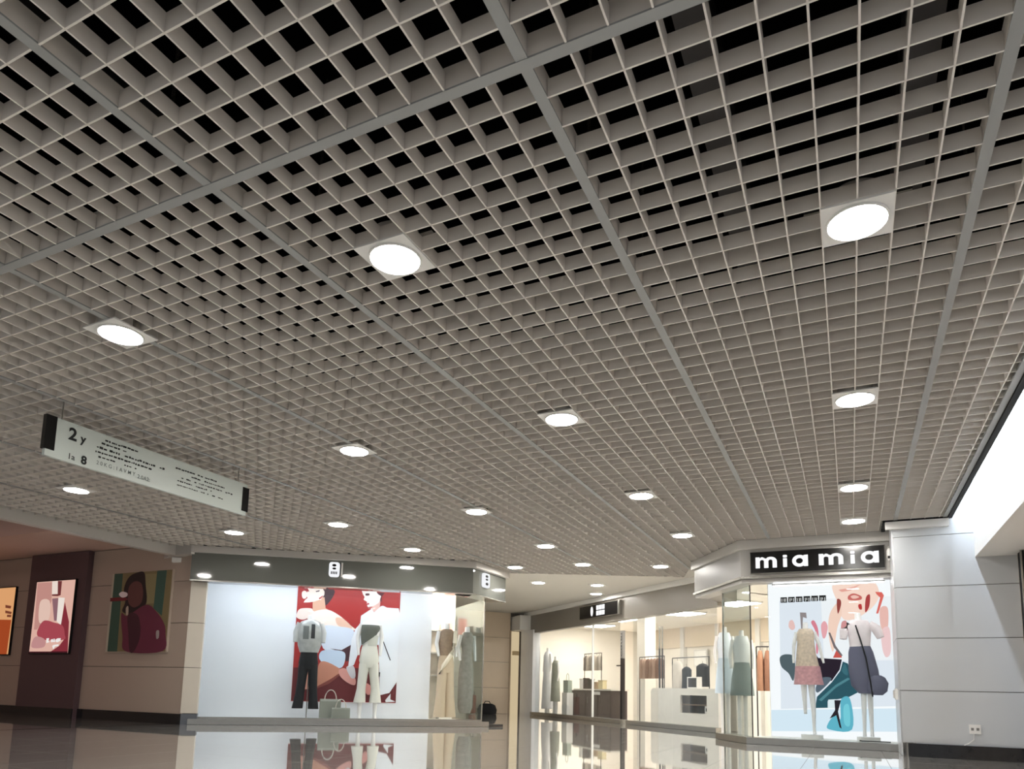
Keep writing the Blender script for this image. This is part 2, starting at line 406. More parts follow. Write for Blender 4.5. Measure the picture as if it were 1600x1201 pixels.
# power socket and cable
so = thing('power_socket', (14.85, 51.5, 2.0), 'white double power socket on the pale wall above the black skirting', 'socket')
b = MB(); b.box(14.5, 15.25, 51.36, 51.5, 1.95, 2.65); b.build('plate', WHITE, so)
for x in (14.7, 15.05):
    MB().box(x - 0.09, x + 0.09, 51.33, 51.36, 2.2, 2.4).build('outlet', cm((120, 118, 115)), so)
MB().tube([(14.8, 51.4, 1.95), (14.75, 51.3, 1.5), (14.4, 51.35, 1.2), (14.1, 51.2, 1.08)], 0.03, 6).build('cable', WHITE, so)
jb = thing('junction_box', (9.8, 54, 5), 'small white box on the narrow pillar edge beside the poster window', 'wall box')
MB().box(9.7, 9.9, 53.2, 54.6, 4.4, 5.3).build('case', WHITE, jb); MB().box(9.6, 9.7, 53.4, 54.4, 4.55, 5.15).build('lid', TRIM, jb)
wl = thing('security_camera', (10.2, 55, 16.5), 'small white camera at the right end of the black signboard', 'camera')
b = MB(); b.loft([(9.85, 55.05, 16.35, 0.12, 0.12), (9.85, 55.05, 16.6, 0.2, 0.2), (9.85, 55.05, 17.2, 0.2, 0.2), (9.85, 55.05, 17.4, 0.1, 0.1)], 12); b.build('body', WHITE, wl, smooth=True)
MB().box(9.75, 9.95, 55.1, 55.4, 17.3, 17.6).build('bracket', STEEL, wl); MB().box(9.7, 10.0, 54.8, 54.9, 16.5, 16.7).build('lens', BLACK, wl)

# ------------------------------------------------------------------ side corridor on the left
WL = frame((-57.6, 40.2), (-97.6, 40.2))             # a runs to the left, d>0 is towards the camera
wall_l = setting('wall_left', (-75, 40.2, 0), 'beige panelled wall of the side corridor with posters')
def WLf(a, d, z): return WL(a, d, z)
for (a0, a1) in [(0.0, 17.0), (28.0, 40.0)]:
    for (z0, z1) in [(0, 6.0), (6.0, 10.8), (10.8, 15.4), (15.4, 19.65)]:
        MB().fbox(WL, a0, a1, 0, 0.12, z0 + 0.03, z1 - 0.03).build('panel', WALLL, wall_l)
MB().fbox(WL, 0.02, 40, -1, 0, 0, 22).build('backing', JOINT, wall_l)
MB().fbox(WL, 17.0, 28.0, 0, 0.8, 0, 19.65).build('pilaster', PILST, wall_l)
bl = setting('baseboard_left', (-75, 40, 0), 'black skirting along the side corridor wall')
MB().fbox(WL, 0, 17, 0.12, 0.3, 0, 1.1).build('skirting', DSTONE, bl)
MB().fbox(WL, 17, 28, 0.8, 0.95, 0, 1.1).build('skirting', DSTONE, bl); MB().fbox(WL, 28, 40, 0.12, 0.3, 0, 1.1).build('skirting', DSTONE, bl)
we = setting('wall_left_end', (-97, 20, 0), 'far wall of the side corridor')
MB().box(-98.5, -97.5, -20, 40.2, 0, 23).build('panel', WALLL, we)
tb = setting('trim_2', (R_L, 10, 18.2), 'pale beam along the left edge of the grid ceiling')
MB().box(R_L - 0.9, R_L - 0.05, -16, 39.0, 18.1, 19.75).build('beam', TRIM, tb)
MB().prism([(R_L - 0.9, 39.0), (R_L - 0.05, 39.0), (-56.8, 38.9), (-56.8, 39.6), (R_L, 40.1), (-62.5, 40.1)], 18.1, 19.6).build('beam', TRIM, tb)
cs = setting('ceiling_side', (-75, 35, 19.7), 'lowered plaster ceiling of the side corridor, pink light put into its colour')
MB().box(-98, R_L - 0.92, 31.3, 40.2, 19.7, 20.2).build('soffit', cm((214, 186, 172), 0.6, var=0.02), cs)  # pink of the lit soffit is put into its colour
MB().box(-98, R_L - 0.92, 30.9, 31.3, 19.7, 22.5).build('upstand', cm((214, 186, 172), 0.6, var=0.02), cs)
MB().box(-98, R_L - 0.92, -20, 31.3, 22.5, 23).build('recess', cm((150, 122, 118), 0.7, var=0.02), cs)  # darker copy of the soffit colour, shade of the recess painted in

def prints(parent, fr, quad, polys, depth, em=None, z_off=0.0):
    """flat print: traced outlines on a poster sheet; quad = traced corners TL,TR,BR,BL with their (a, z) on the sheet"""
    (px, world) = quad
    def inv(x, y):
        u, v = 0.5, 0.5
        (x0, y0), (x1, y1), (x2, y2), (x3, y3) = px
        for _ in range(12):
            X = (1 - v) * ((1 - u) * x0 + u * x1) + v * ((1 - u) * x3 + u * x2); Y = (1 - v) * ((1 - u) * y0 + u * y1) + v * ((1 - u) * y3 + u * y2)
            Xu = (1 - v) * (x1 - x0) + v * (x2 - x3); Yu = (1 - v) * (y1 - y0) + v * (y2 - y3)
            Xv = (1 - u) * (x3 - x0) + u * (x2 - x1); Yv = (1 - u) * (y3 - y0) + u * (y2 - y1)
            dt = Xu * Yv - Xv * Yu; dx, dy = x - X, y - Y
            u += (dx * Yv - dy * Xv) / dt; v += (dy * Xu - dx * Yu) / dt
        u = min(1, max(0, u)); v = min(1, max(0, v))
        (a0, z0), (a1, z1), (a2, z2), (a3, z3) = world
        return ((1 - v) * ((1 - u) * a0 + u * a1) + v * ((1 - u) * a3 + u * a2), (1 - v) * ((1 - u) * z0 + u * z1) + v * ((1 - u) * z3 + u * z2))
    for i, (col, pts, sm) in enumerate(polys):
        q = [inv(*p) for p in pts]
        if sm: q = bez(q)
        d = depth + math.copysign(0.004 * (i + 1), depth if depth else -1) if z_off == 0 else depth + z_off * (i + 1)
        b = MB(); tri_slab(b, fr, q, d, depth)
        b.build('printed_shape', ce(col, em) if em else cm(col, 0.5, var=0.02), parent)

def light_poster(a0, a1, z0, z1, d, name, label, bg, em, polys, pxq, fr=WL):
    cx, cy, _ = fr((a0 + a1) / 2, d, z0)
    t = thing(name, (cx, cy, z0), label, 'poster')
    MB().fbox(fr, a0 - 0.12, a1 + 0.12, d, d + 0.25, z0 - 0.12, z1 + 0.12).build('frame', BLACK if em else WALLL, t)
    sheet = MB().fbox(fr, a0, a1, d + 0.25, d + 0.27, z0, z1).build('sheet', ce(bg, em) if em else cm(bg, 0.5, var=0.02), t)
    prints(sheet, fr, (pxq, [(a1, z1), (a0, z1), (a0, z0), (a1, z0)]), polys, d + 0.27, em, 0.004)
    return t
light_poster(18.6, 26.0, 7.5, 16.2, 0.8, 'lightbox_poster', 'glowing pink cosmetics lightbox on the mauve pilaster', (236, 188, 172), 0.46, [
    ((205, 150, 140), [(375, 175), (500, 175), (495, 330), (430, 480), (370, 560), (345, 560)], False),
    ((240, 205, 190), [(400, 330), (480, 330), (470, 480), (390, 500)], True),
    ((120, 60, 60), [(550, 168), (584, 170), (572, 285), (548, 292), (500, 288), (500, 275), (548, 275)], False),
    ((250, 232, 220), [(502, 168), (550, 168), (548, 275), (500, 275)], False),
    ((150, 110, 118), [(502, 310), (552, 308), (546, 400), (540, 490), (518, 490)], False),
    ((140, 52, 62), [(608, 345), (640, 500), (628, 742), (480, 742), (560, 690), (600, 640), (575, 525)], False),
    ((252, 240, 230), [(556, 303), (606, 308), (574, 527), (540, 495)], False),
    ((176, 78, 88), [(378, 565), (432, 488), (520, 505), (590, 532), (606, 600), (600, 640), (450, 645), (382, 615)], True),
    ((205, 150, 148), [(375, 615), (440, 640), (430, 700), (330, 705), (340, 640)], True),
    ((60, 24, 30), [(303, 738), (628, 733), (628, 745), (303, 750)], False),
    ((255, 250, 246), [(455, 632), (475, 628), (478, 640), (468, 648), (478, 660), (455, 668)], False),
    ((255, 250, 246), [(492, 640), (510, 636), (512, 658), (494, 662)], False),
    ((255, 250, 246), [(516, 634), (526, 634), (524, 660), (515, 660)], False),
    ((255, 250, 246), [(532, 640), (552, 630), (575, 630), (570, 650), (545, 662), (533, 658)], False),
    ((255, 250, 246), [(505, 690), (520, 682), (555, 678), (552, 692), (525, 695), (512, 715)], False),
], [(370, 168), (695, 165), (628, 745), (303, 750)])
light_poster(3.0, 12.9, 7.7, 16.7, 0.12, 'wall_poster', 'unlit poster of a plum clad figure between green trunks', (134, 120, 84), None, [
    ((196, 190, 170), [(960, 78), (975, 78), (918, 738), (900, 738)], False),
    ((62, 92, 78), [(976, 79), (1046, 78), (1003, 738), (918, 738)], False),
    ((150, 140, 100), [(1235, 90), (1330, 90), (1310, 340), (1250, 340)], False),
    ((62, 96, 84), [(1335, 66), (1412, 64), (1372, 445), (1305, 380)], False),
    ((38, 24, 26), [(1058, 210), (1100, 112), (1165, 76), (1226, 75), (1240, 180), (1242, 345), (1120, 420), (1045, 400), (1070, 320)], True),
    ((104, 62, 60), [(1100, 200), (1150, 150), (1205, 170), (1220, 260), (1200, 340), (1140, 370), (1095, 320)], True),
    ((110, 44, 66), [(1038, 420), (1090, 440), (1245, 350), (1330, 412), (1390, 510), (1402, 600), (1380, 738), (1078, 739), (1050, 610)], True),
    ((70, 30, 44), [(1095, 430), (1180, 440), (1200, 600), (1150, 735), (1110, 735), (1100, 600)], True),
    ((120, 40, 44), [(935, 285), (1060, 280), (1100, 300), (1060, 312), (940, 315)], False),
    ((250, 236, 236), [(1018, 250), (1045, 234), (1085, 246), (1086, 272), (1050, 285), (1024, 270)], True),  # bright glare on the poster, painted in as a pale patch
    ((196, 178, 160), [(1078, 375), (1096, 360), (1096, 425), (1080, 432)], True),
    ((170, 160, 158), [(1330, 575), (1352, 570), (1350, 625), (1332, 635)], True),
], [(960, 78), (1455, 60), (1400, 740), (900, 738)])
light_poster(31.5, 36.5, 7.4, 15.9, 0.12, 'lightbox_poster', 'glowing orange lightbox at the left edge of the side corridor', (240, 176, 120), 0.44, [
    ((176, 78, 40), [(0, 440), (92, 445), (60, 700), (0, 700)], False),
    ((130, 70, 50), [(45, 330), (90, 340), (85, 360), (45, 352)], False), ((130, 70, 50), [(45, 372), (95, 385), (90, 402), (45, 392)], False),
    ((130, 70, 50), [(60, 405), (92, 408), (90, 425), (58, 422)], False),
], [(-60, 200), (122, 200), (70, 700), (-110, 700)])

# ------------------------------------------------------------------ stone pillar and shop with the red poster
pil = setting('wall_pillar', (-57.5, 40.5, 0), 'narrow pale stone pillar at the left end of the poster window')
PF = frame((-57.9, 39.9), (-56.6, 42.3))
PFq = frame((-57.75, 40.05), (-56.55, 41.15))
for (z0, z1) in [(1.15, 6.0), (6.0, 10.8), (10.8, 15.3)]:
    MB().fbox(PFq, 0, 1.6, -0.1, 0.9, z0 + 0.03, z1 - 0.03).build('stone', cm((206, 198, 184), 0.35, var=0.03), pil)
MB().fbox(PFq, 0.02, 1.58, 0, 0.88, 0, 15.3).build('core', JOINT, pil)
MB().fbox(PFq, -0.05, 1.65, -0.16, 0.9, 0, 1.12).build('skirting', cm((92, 96, 102), 0.2), pil)

fa = thing('shop_fascia', (-45, 48, 15.3), 'glossy grey fascia band above the window with the red poster', 'fascia')
def offs(pts, d):                                     # parallel polyline, d to the left of travel
    out = []
    for i, p in enumerate(pts):
        n_ = Vector((0, 0))
        for a, b in ((i - 1, i), (i, i + 1)):
            if a < 0 or b >= len(pts): continue
            t = Vector((pts[b][0] - pts[a][0], pts[b][1] - pts[a][1])).normalized(); n_ += Vector((-t.y, t.x))
        n_.normalize()
        k = 1.0
        if 0 < i < len(pts) - 1:
            t = Vector((pts[i][0] - pts[i - 1][0], pts[i][1] - pts[i - 1][1])).normalized(); k = 1 / max(0.4, n_.dot(Vector((-t.y, t.x))))
        out.append((p[0] + n_.x * d * k, p[1] + n_.y * d * k))
    return out
def band(pts, d0, d1, z0, z1):
    A, B = offs(pts, d0), offs(pts, d1); m_ = MB()
    for i in range(len(pts) - 1): m_.prism([A[i], A[i + 1], B[i + 1], B[i]], z0, z1)
    return m_
band(FA[:2], 0, 2.6, 15.35, 18.3).build('front_panel', FASC, fa)
band(FA[1:], 0, 2.6, 15.35, 18.3).build('end_panel', FASC, fa)
band(FA, -0.55, 0.0, 18.3, 18.98).build('top_trim', TRIM, fa)
band(FA, -0.12, 0.25, 15.22, 15.36).build('bottom_trim', STEEL, fa)
band(FA, 0, 2.6, 18.3, 18.95).build('upper_panel', TRIM, fa)
FF = frame(FA[0], FA[1]); FE = frame(FA[1], FA[2])
def rrect(a0, a1, z0, z1, r, n_=5):
    q = []
    for cx, cz, st in ((a1 - r, z0 + r, -90), (a1 - r, z1 - r, 0), (a0 + r, z1 - r, 90), (a0 + r, z0 + r, 180)):
        for k in range(n_ + 1):
            a = math.radians(st + 90 * k / n_); q.append((cx + r * math.cos(a), cz + r * math.sin(a)))
    return q
def logo_sign(fr, a0, a1, z0, z1, label, small):
    cx, cy, _ = fr((a0 + a1) / 2, -0.2, z0)
    t = thing('logo_sign', (cx, cy, z0), label, 'sign')
    pq = MB().slab(fr, rrect(a0, a1, z0, z1, 0.3), -0.25, 0).build('plaque', ce((250, 252, 255), 0.53), t)
    w_ = a1 - a0; h_ = z1 - z0; ac = (a0 + a1) / 2
    def dot(a, z, ra, rz): MB().slab(fr, [(a + ra * math.cos(i * 0.524), z + rz * math.sin(i * 0.524)) for i in range(12)], -0.28, -0.25).build('mark', BLACK, pq)
    dot(ac - 0.02, z0 + h_ * 0.78, w_ * 0.2, h_ * 0.09); dot(ac, z0 + h_ * 0.56, w_ * 0.18, h_ * 0.07)
    if small: dot(ac + 0.05, z0 + h_ * 0.25, w_ * 0.2, h_ * 0.1)
    else:
        for i in range(4):
            MB().fbox(fr, a0 + w_ * (0.2 + 0.16 * i), a0 + w_ * (0.2 + 0.16 * i + 0.1), -0.28, -0.25, z0 + h_ * 0.18, z0 + h_ * 0.36).build('mark', BLACK, pq)
        MB().fbox(fr, a1 + 0.06, a1 + 0.14, -0.25, 0, z0 + 0.1, z1 - 0.05).build('edge_plate', BLACK, t)
        MB().fbox(fr, a1 + 0.16, a1 + 0.34, -0.25, 0, z0 + 0.05, z1 - 0.02).build('edge_plate', WHITE, t)
logo_sign(FF, 14.35, 15.5, 16.4, 18.05, 'white rounded logo plaque on the glossy grey fascia front', False)
logo_sign(FE, 2.0, 3.6, 16.4, 18.1, 'white rounded logo plaque on the angled right end of the fascia', True)

win1 = tag(root('window_1', (-46, 52, 0)), 'shop display window with a red poster and two dressed mannequins', None, None, 'structure')
MB().fbox(SHOP, -0.2, 32.0, -0.9, 7.0, 0.02, 0.55).build('display_floor', cm((226, 222, 216), 0.35), win1)
MB().fbox(SHOP, -0.4, 32.6, -1.15, -0.9, 0.02, 0.62).build('sill', STEEL, win1)
MB().prism([SHOP.p(32.6, -1.15), SHOP.p(34.6, -0.3), SHOP.p(32.6, -0.3)], 0.02, 0.3).build('sill_tip', DMETAL, win1)
MB().fbox(SHOP, -0.55, -0.15, -0.3, 0.3, 0.6, 15.5).build('frame', STEEL, win1)
MB().fbox(SHOP, -0.4, 32.0, -0.15, 0.15, 0.55, 0.8).build('frame', STEEL, win1)
for a0, a1 in [(-0.1, 10.6), (10.63, 21.3), (21.33, 31.95)]:
    MB().fbox(SHOP, a0, a1, -0.04, 0.04, 0.8, 15.4).build('pane', GLASS, win1)
GR = frame(SHOP.p(31.97, 0), (SHOP.p(31.97, 0)[0] - 0.755 * 24, SHOP.p(31.97, 0)[1] + 0.656 * 24))
MB().fbox(GR, 0.05, 11.9, -0.04, 0.04, 0.6, 15.4).build('pane', GLASSD, win1); MB().fbox(GR, 12.0, 24, -0.04, 0.04, 0.6, 15.4).build('pane', GLASSD, win1)
MB().fbox(SHOP, 31.9, 32.02, -0.08, 0.08, 0.55, 15.4).build('corner_post', STEEL, win1)
wsb = setting('wall_display_back', (-52, 56, 0), 'white backdrop of the poster window')
MB().fbox(SHOP, -3.5, 26.6, 6.0, 6.5, 0.55, 17.5).build('backdrop', cm((236, 240, 246), 0.6, var=0.01), wsb)
MB().fbox(SHOP, -3.5, -3.2, 2.2, 6.0, 0.55, 17.5).build('backdrop', cm((236, 240, 246), 0.6, var=0.01), wsb)
sci = setting('ceiling_display', (-45, 60, 16.9), 'white ceiling inside the poster window')
MB().prism([SHOP.p(-3.5, 0.4), SHOP.p(33.5, 0.4), GR.p(24, 0.3), GR.p(24, 22), SHOP.p(-3.5, 24)], 17.5, 18).build('soffit', WHITE, sci)
wsi = setting('wall_shop_inner', (-50, 72, 0), 'cream inner wall of the poster shop')
MB().fbox(SHOP, 24, 30.7, 11.0, 11.4, 0.0, 17.4).build('panel', CREAM, wsi)
MB().fbox(SHOP, 26.2, 26.6, 6.5, 11.0, 0.0, 17.4).build('panel', CREAM, wsi)
dl = thing('display_light', (-50, 54, 16.9), 'long white light bar over the poster window display', 'light bar')
MB().fbox(SHOP, 0.5, 26.0, 1.0, 1.6, 16.9, 17.3).build('housing', WHITE, dl)
MB().fbox(SHOP, 0.6, 25.9, 1.05, 1.55, 16.8, 16.9).build('tube', emi('display_led', (240, 246, 255), 20.0), dl)
d2 = thing('display_light', (-38, 66, 16.9), 'square warm light panel inside the corner of the poster shop', 'light panel')
MB().fbox(SHOP, 27.2, 30.4, 5.0, 9.0, 17.2, 17.45).build('frame', WHITE, d2); MB().fbox(SHOP, 27.4, 30.2, 5.2, 8.8, 17.12, 17.2).build('diffuser', emi('shop_warm', (255, 244, 230), 34.0), d2)

# red poster: two women in white, printed sheet on the backdrop
rp = thing('wall_poster', (-46, 58, 2.5), 'large red poster of two women in white behind the mannequins', 'poster')
rps = MB().fbox(SHOP, 9.9, 22.4, 5.9, 6.0, 2.5, 16.9).build('sheet', cm((172, 44, 42), 0.45, var=0.08, scale=2), rp)
RQ = [(130, 75), (965, 125), (935, 1025), (80, 1020)]
skin, pale, coat = (238, 196, 172), (250, 236, 226), (238, 243, 250)
prints(rps, SHOP, (RQ, [(9.9, 16.4), (22.4, 16.4), (22.4, 2.55), (9.9, 2.55)]), [
    ((104, 26, 32), [(97, 750), (955, 750), (935, 1024), (80, 1019)], False),
    ((66, 40, 46), [(300, 92), (412, 102), (408, 160), (350, 235), (325, 180)], True),
    ((226, 178, 152), [(245, 195), (338, 165), (348, 258), (390, 285), (245, 295)], False),
    (pale, [(205, 80), (260, 84), (325, 98), (338, 120), (337, 145), (326, 166), (300, 186), (262, 202), (215, 211), (172, 212), (184, 192), (204, 172), (196, 158), (202, 146), (196, 134), (208, 112)], False),
    (pale, [(160, 128), (175, 114), (196, 122), (200, 150), (190, 176), (172, 180), (160, 160)], True),
    ((150, 30, 40), [(160, 84), (200, 92), (215, 120), (180, 108)], True),
    ((60, 30, 34), [(268, 116), (300, 108), (298, 118), (272, 124)], False),
    ((180, 60, 60), [(292, 176), (326, 152), (326, 162), (300, 184)], False),
    (pale, [(222, 305), (345, 268), (450, 312), (545, 395), (580, 442), (330, 425), (215, 370)], True),
    (skin, [(430, 340), (495, 348), (565, 425), (455, 405)], True),
    ((244, 226, 216), [(122, 300), (150, 264), (240, 264), (232, 320), (170, 356), (118, 335)], True),
    ((222, 232, 248), [(330, 415), (450, 410), (575, 440), (560, 560), (470, 612), (330, 590)], True),
    ((70, 34, 44), [(385, 592), (480, 604), (556, 560), (575, 470), (588, 470), (548, 610), (540, 690), (515, 698), (505, 650), (480, 620)], False),
    ((200, 218, 240), [(325, 610), (480, 612), (512, 660), (470, 752), (312, 694)], True),
    ((206, 140, 116), [(312, 700), (466, 755), (466, 790), (390, 850), (285, 905), (275, 890)], True),
    ((142, 70, 62), [(280, 905), (395, 840), (470, 788), (466, 812), (380, 880), (285, 918)], False),
    ((212, 150, 132), [(150, 930), (212, 745), (232, 760), (222, 925)], False),
    ((226, 160, 152), [(462, 765), (515, 755), (590, 825), (590, 888), (525, 865), (470, 815)], True),
    ((216, 214, 220), [(520, 745), (580, 735), (595, 820), (560, 830)], True),
    (coat, [(722, 262), (742, 292), (800, 240), (818, 236), (852, 252), (950, 258), (960, 300), (948, 860), (880, 948), (800, 968), (785, 560), (640, 560), (582, 725), (535, 742), (560, 520), (590, 430), (630, 385), (636, 320)], False),
    ((228, 186, 176), [(728, 238), (795, 200), (790, 250), (742, 290), (724, 266)], False),
    ((252, 242, 236), [(640, 110), (700, 108), (760, 118), (790, 136), (802, 160), (798, 188), (780, 212), (750, 232), (722, 243), (692, 247), (686, 236), (690, 226), (682, 216), (686, 204), (676, 198), (656, 186), (664, 164), (650, 140)], False),
    ((96, 30, 40), [(762, 122), (832, 128), (806, 160), (806, 205), (790, 190), (800, 156), (775, 140)], False),
    ((96, 60, 66), [(672, 136), (700, 134), (702, 150), (674, 152)], True),
    ((176, 70, 76), [(686, 216), (700, 214), (702, 226), (690, 228)], True),
    ((60, 58, 66), [(816, 525), (824, 524), (888, 684), (880, 686)], False),
    ((40, 36, 44), [(786, 782), (800, 782), (797, 820), (786, 820)], False),
    ((120, 118, 130), [(696, 380), (732, 376), (730, 390), (700, 392)], True),
    ((222, 152, 146), [(662, 868), (716, 888), (738, 945), (700, 966), (672, 930)], True),
    ((235, 238, 244), [(846, 1008), (890, 955), (888, 1000), (932, 1018), (850, 1024)], False),
], 6.0 - 0.1, None, -0.004)

# ------------------------------------------------------------------ mannequins
def mannequin(base, ang, label, parts, group=None):
    """parts: (name, material, list of lofts); each loft is a list of rings (x, y, z, rx, ry) facing -y"""
    t = thing('mannequin', base, label, 'mannequin', group); t.rotation_euler = (0, 0, ang)
    for (nm, m, lofts) in parts:
        b = MB()
        for lf in lofts:
            if lf[0] == 'tube': b.tube(lf[1], lf[2], 10)
            elif lf[0] == 'box': b.box(*lf[1])
            elif lf[0] == 'patch': b.patch(*lf[1:])
            else: b.loft(lf, 16)
        o = bpy.data.objects.new(nm, b.mesh(nm, m, (0, 0, 0), True)); C.objects.link(o); o.parent = t
    return t
SA = SHOP.ang
x, y, _ = SHOP(11.6, 3.0, 0)
mannequin((x, y, 0.55), SA, 'headless mannequin in silver graphic top and black trousers', [
    ('trousers', BLK, [[(-0.95, 0, 1.2, 0.62, 0.55), (-0.75, 0, 3.0, 0.5, 0.5), (-0.6, 0, 4.8, 0.52, 0.55), (-0.5, 0, 6.2, 0.6, 0.62)],
                       [(0.85, 0, 1.15, 0.6, 0.55), (0.72, 0, 3.0, 0.48, 0.5), (0.6, 0, 4.8, 0.52, 0.55), (0.5, 0, 6.2, 0.6, 0.62)],
                       [(0, 0, 5.7, 0.85, 0.6), (0, 0, 6.4, 1.12, 0.72), (0, 0, 7.4, 0.98, 0.62), (0, 0, 8.0, 0.92, 0.58)]]),
    ('top', mat('silver_knit', (176, 178, 176), 0.35, metal=0.25, var=0.3, scale=14), [[(0, 0, 7.7, 1.05, 0.66), (0, 0, 8.6, 1.35, 0.75), (0, 0, 9.8, 1.42, 0.78), (0, 0, 10.8, 1.38, 0.7), (0, 0, 11.3, 1.1, 0.55), (0, 0, 11.55, 0.5, 0.4)]]),
    ('print_panel', cm((40, 42, 44)), [('patch', 274, 292, [(9.3, 1.43, 0.8), (9.9, 1.45, 0.81), (10.8, 1.42, 0.73), (11.0, 1.3, 0.66)])]),
    ('print_panel', cm((110, 114, 112)), [('patch', 236, 264, [(9.2, 1.42, 0.79), (9.9, 1.45, 0.81), (10.75, 1.42, 0.73)])]),
    ('sleeve', mat('silver_sleeve', (196, 198, 198), 0.3, metal=0.2, var=0.2, scale=10), [('tube', [(-1.15, 0, 11.1), (-1.55, 0.05, 10.0), (-1.6, -0.1, 8.9)], [0.42, 0.4, 0.3])]),
    ('sleeve', bpy.data.materials['silver_sleeve'], [('tube', [(1.15, 0, 11.1), (1.5, 0.05, 10.0), (1.5, -0.1, 8.9)], [0.42, 0.4, 0.3])]),
    ('neck', MANW, [[(0, 0, 11.4, 0.36, 0.36), (0, 0, 12.0, 0.32, 0.32), (0, 0, 12.1, 0.2, 0.2)]]),
    ('stand', STEEL, [('tube', [(0.1, 0, 0.1), (0.1, 0, 6.0)], 0.06), [(0.1, 0, 0, 0.8, 0.8), (0.1, 0, 0.08, 0.8, 0.8)]]),
])
IV = mat('ivory_cloth', (226, 224, 214), 0.75, var=0.04, scale=12)
x, y, _ = SHOP(18.6, 3.0, 0)
mannequin((x, y, 0.55), SA, 'headless mannequin in flared ivory trousers and draped olive top', [
    ('trousers', IV, [[(-0.9, 0, 2.0, 0.72, 0.66), (-0.78, 0, 3.6, 0.52, 0.5), (-0.65, 0, 5.2, 0.56, 0.56), (-0.5, 0, 6.6, 0.66, 0.62)],
                      [(0.95, 0, 2.0, 0.72, 0.66), (0.9, 0, 3.6, 0.52, 0.5), (0.66, 0, 5.2, 0.56, 0.56), (0.5, 0, 6.6, 0.66, 0.62)],
                      [(0, 0, 6.1, 0.95, 0.6), (0, 0, 7.0, 1.2, 0.74), (0, 0, 8.2, 1.0, 0.62), (0, 0, 8.9, 0.85, 0.55)]]),
    ('torso', MANW, [[(0, 0, 8.6, 0.82, 0.52), (0, 0, 9.4, 0.9, 0.55), (0, 0, 10.4, 1.12, 0.66), (0, 0, 11.3, 1.15, 0.55), (0, 0, 11.7, 0.7, 0.4), (0, 0, 11.9, 0.34, 0.34), (0, 0, 12.6, 0.3, 0.3)]]),
    ('draped_top', mat('olive_cloth', (96, 98, 90), 0.7, var=0.25, scale=8), [[(0, -0.02, 9.55, 1.0, 0.64, 0.75), (0, -0.03, 10.2, 1.12, 0.7, 0.45), (0, -0.03, 10.8, 1.2, 0.72, 0.1), (-0.05, 0, 11.25, 1.15, 0.62)]]),
    ('waist_panel', cm((206, 206, 196)), [('patch', 250, 340, [(8.7, 0.9, 0.6), (9.4, 0.96, 0.62), (10.0, 1.05, 0.66)])]),
    ('arm', MANW, [('tube', [(-1.1, 0, 11.3), (-1.45, 0.15, 9.8), (-1.35, -0.1, 8.3), (-1.3, -0.25, 7.6)], [0.3, 0.26, 0.2, 0.14])]),
    ('arm', MANW, [('tube', [(1.1, 0, 11.3), (1.4, 0.15, 9.8), (1.3, -0.1, 8.3), (1.25, -0.25, 7.6)], [0.3, 0.26, 0.2, 0.14])]),
    ('leg', MANW, [[(-0.85, -0.1, 0.1, 0.22, 0.4), (-0.85, 0, 0.5, 0.2, 0.22), (-0.85, 0, 2.2, 0.3, 0.3)]]),
    ('leg', MANW, [[(0.95, -0.1, 0.1, 0.22, 0.4), (0.95, 0, 0.5, 0.2, 0.22), (0.95, 0, 2.2, 0.3, 0.3)]]),
    ('base', STEEL, [[(0, 0, 0, 1.3, 0.8), (0, 0, 0.08, 1.3, 0.8)]]),
])
def handbag(a, d, wd, ht, dp, label):
    x, y, _ = SHOP(a, d, 0)
    t = thing('handbag', (x, y, 0.55), label, 'handbag', 'grey handbags on the window floor'); t.rotation_euler = (0, 0, SA)
    m = cm((146, 148, 138), 0.5, var=0.06)
    b = MB(); b.loft([(0, 0, 0, wd / 2 * 0.98, dp / 2), (0, 0, 0.1, wd / 2, dp / 2), (0, 0, ht * 0.9, wd / 2 * 0.98, dp / 2 * 0.8), (0, 0, ht, wd / 2 * 0.96, dp / 2 * 0.6)], 24, True, 8)
    o = bpy.data.objects.new('body', b.mesh('body', m)); C.objects.link(o); o.parent = t
    for yy in (-dp * 0.25, dp * 0.25):
        pth = [(wd * 0.27 * math.cos(math.pi * k / 10), yy, ht * 0.95 + wd * 0.48 * math.sin(math.pi * k / 10)) for k in range(11)]
        o = bpy.data.objects.new('handle', MB().tube(pth, 0.05, 6).mesh('handle', cm((214, 206, 196)), smooth=True)); C.objects.link(o); o.parent = t
    return t
handbag(14.3, 1.7, 2.45, 2.35, 0.9, 'larger grey-green handbag with pale handles between the two mannequins')
handbag(15.45, 0.7, 2.15, 1.4, 0.7, 'smaller grey-green handbag in front of the larger one')
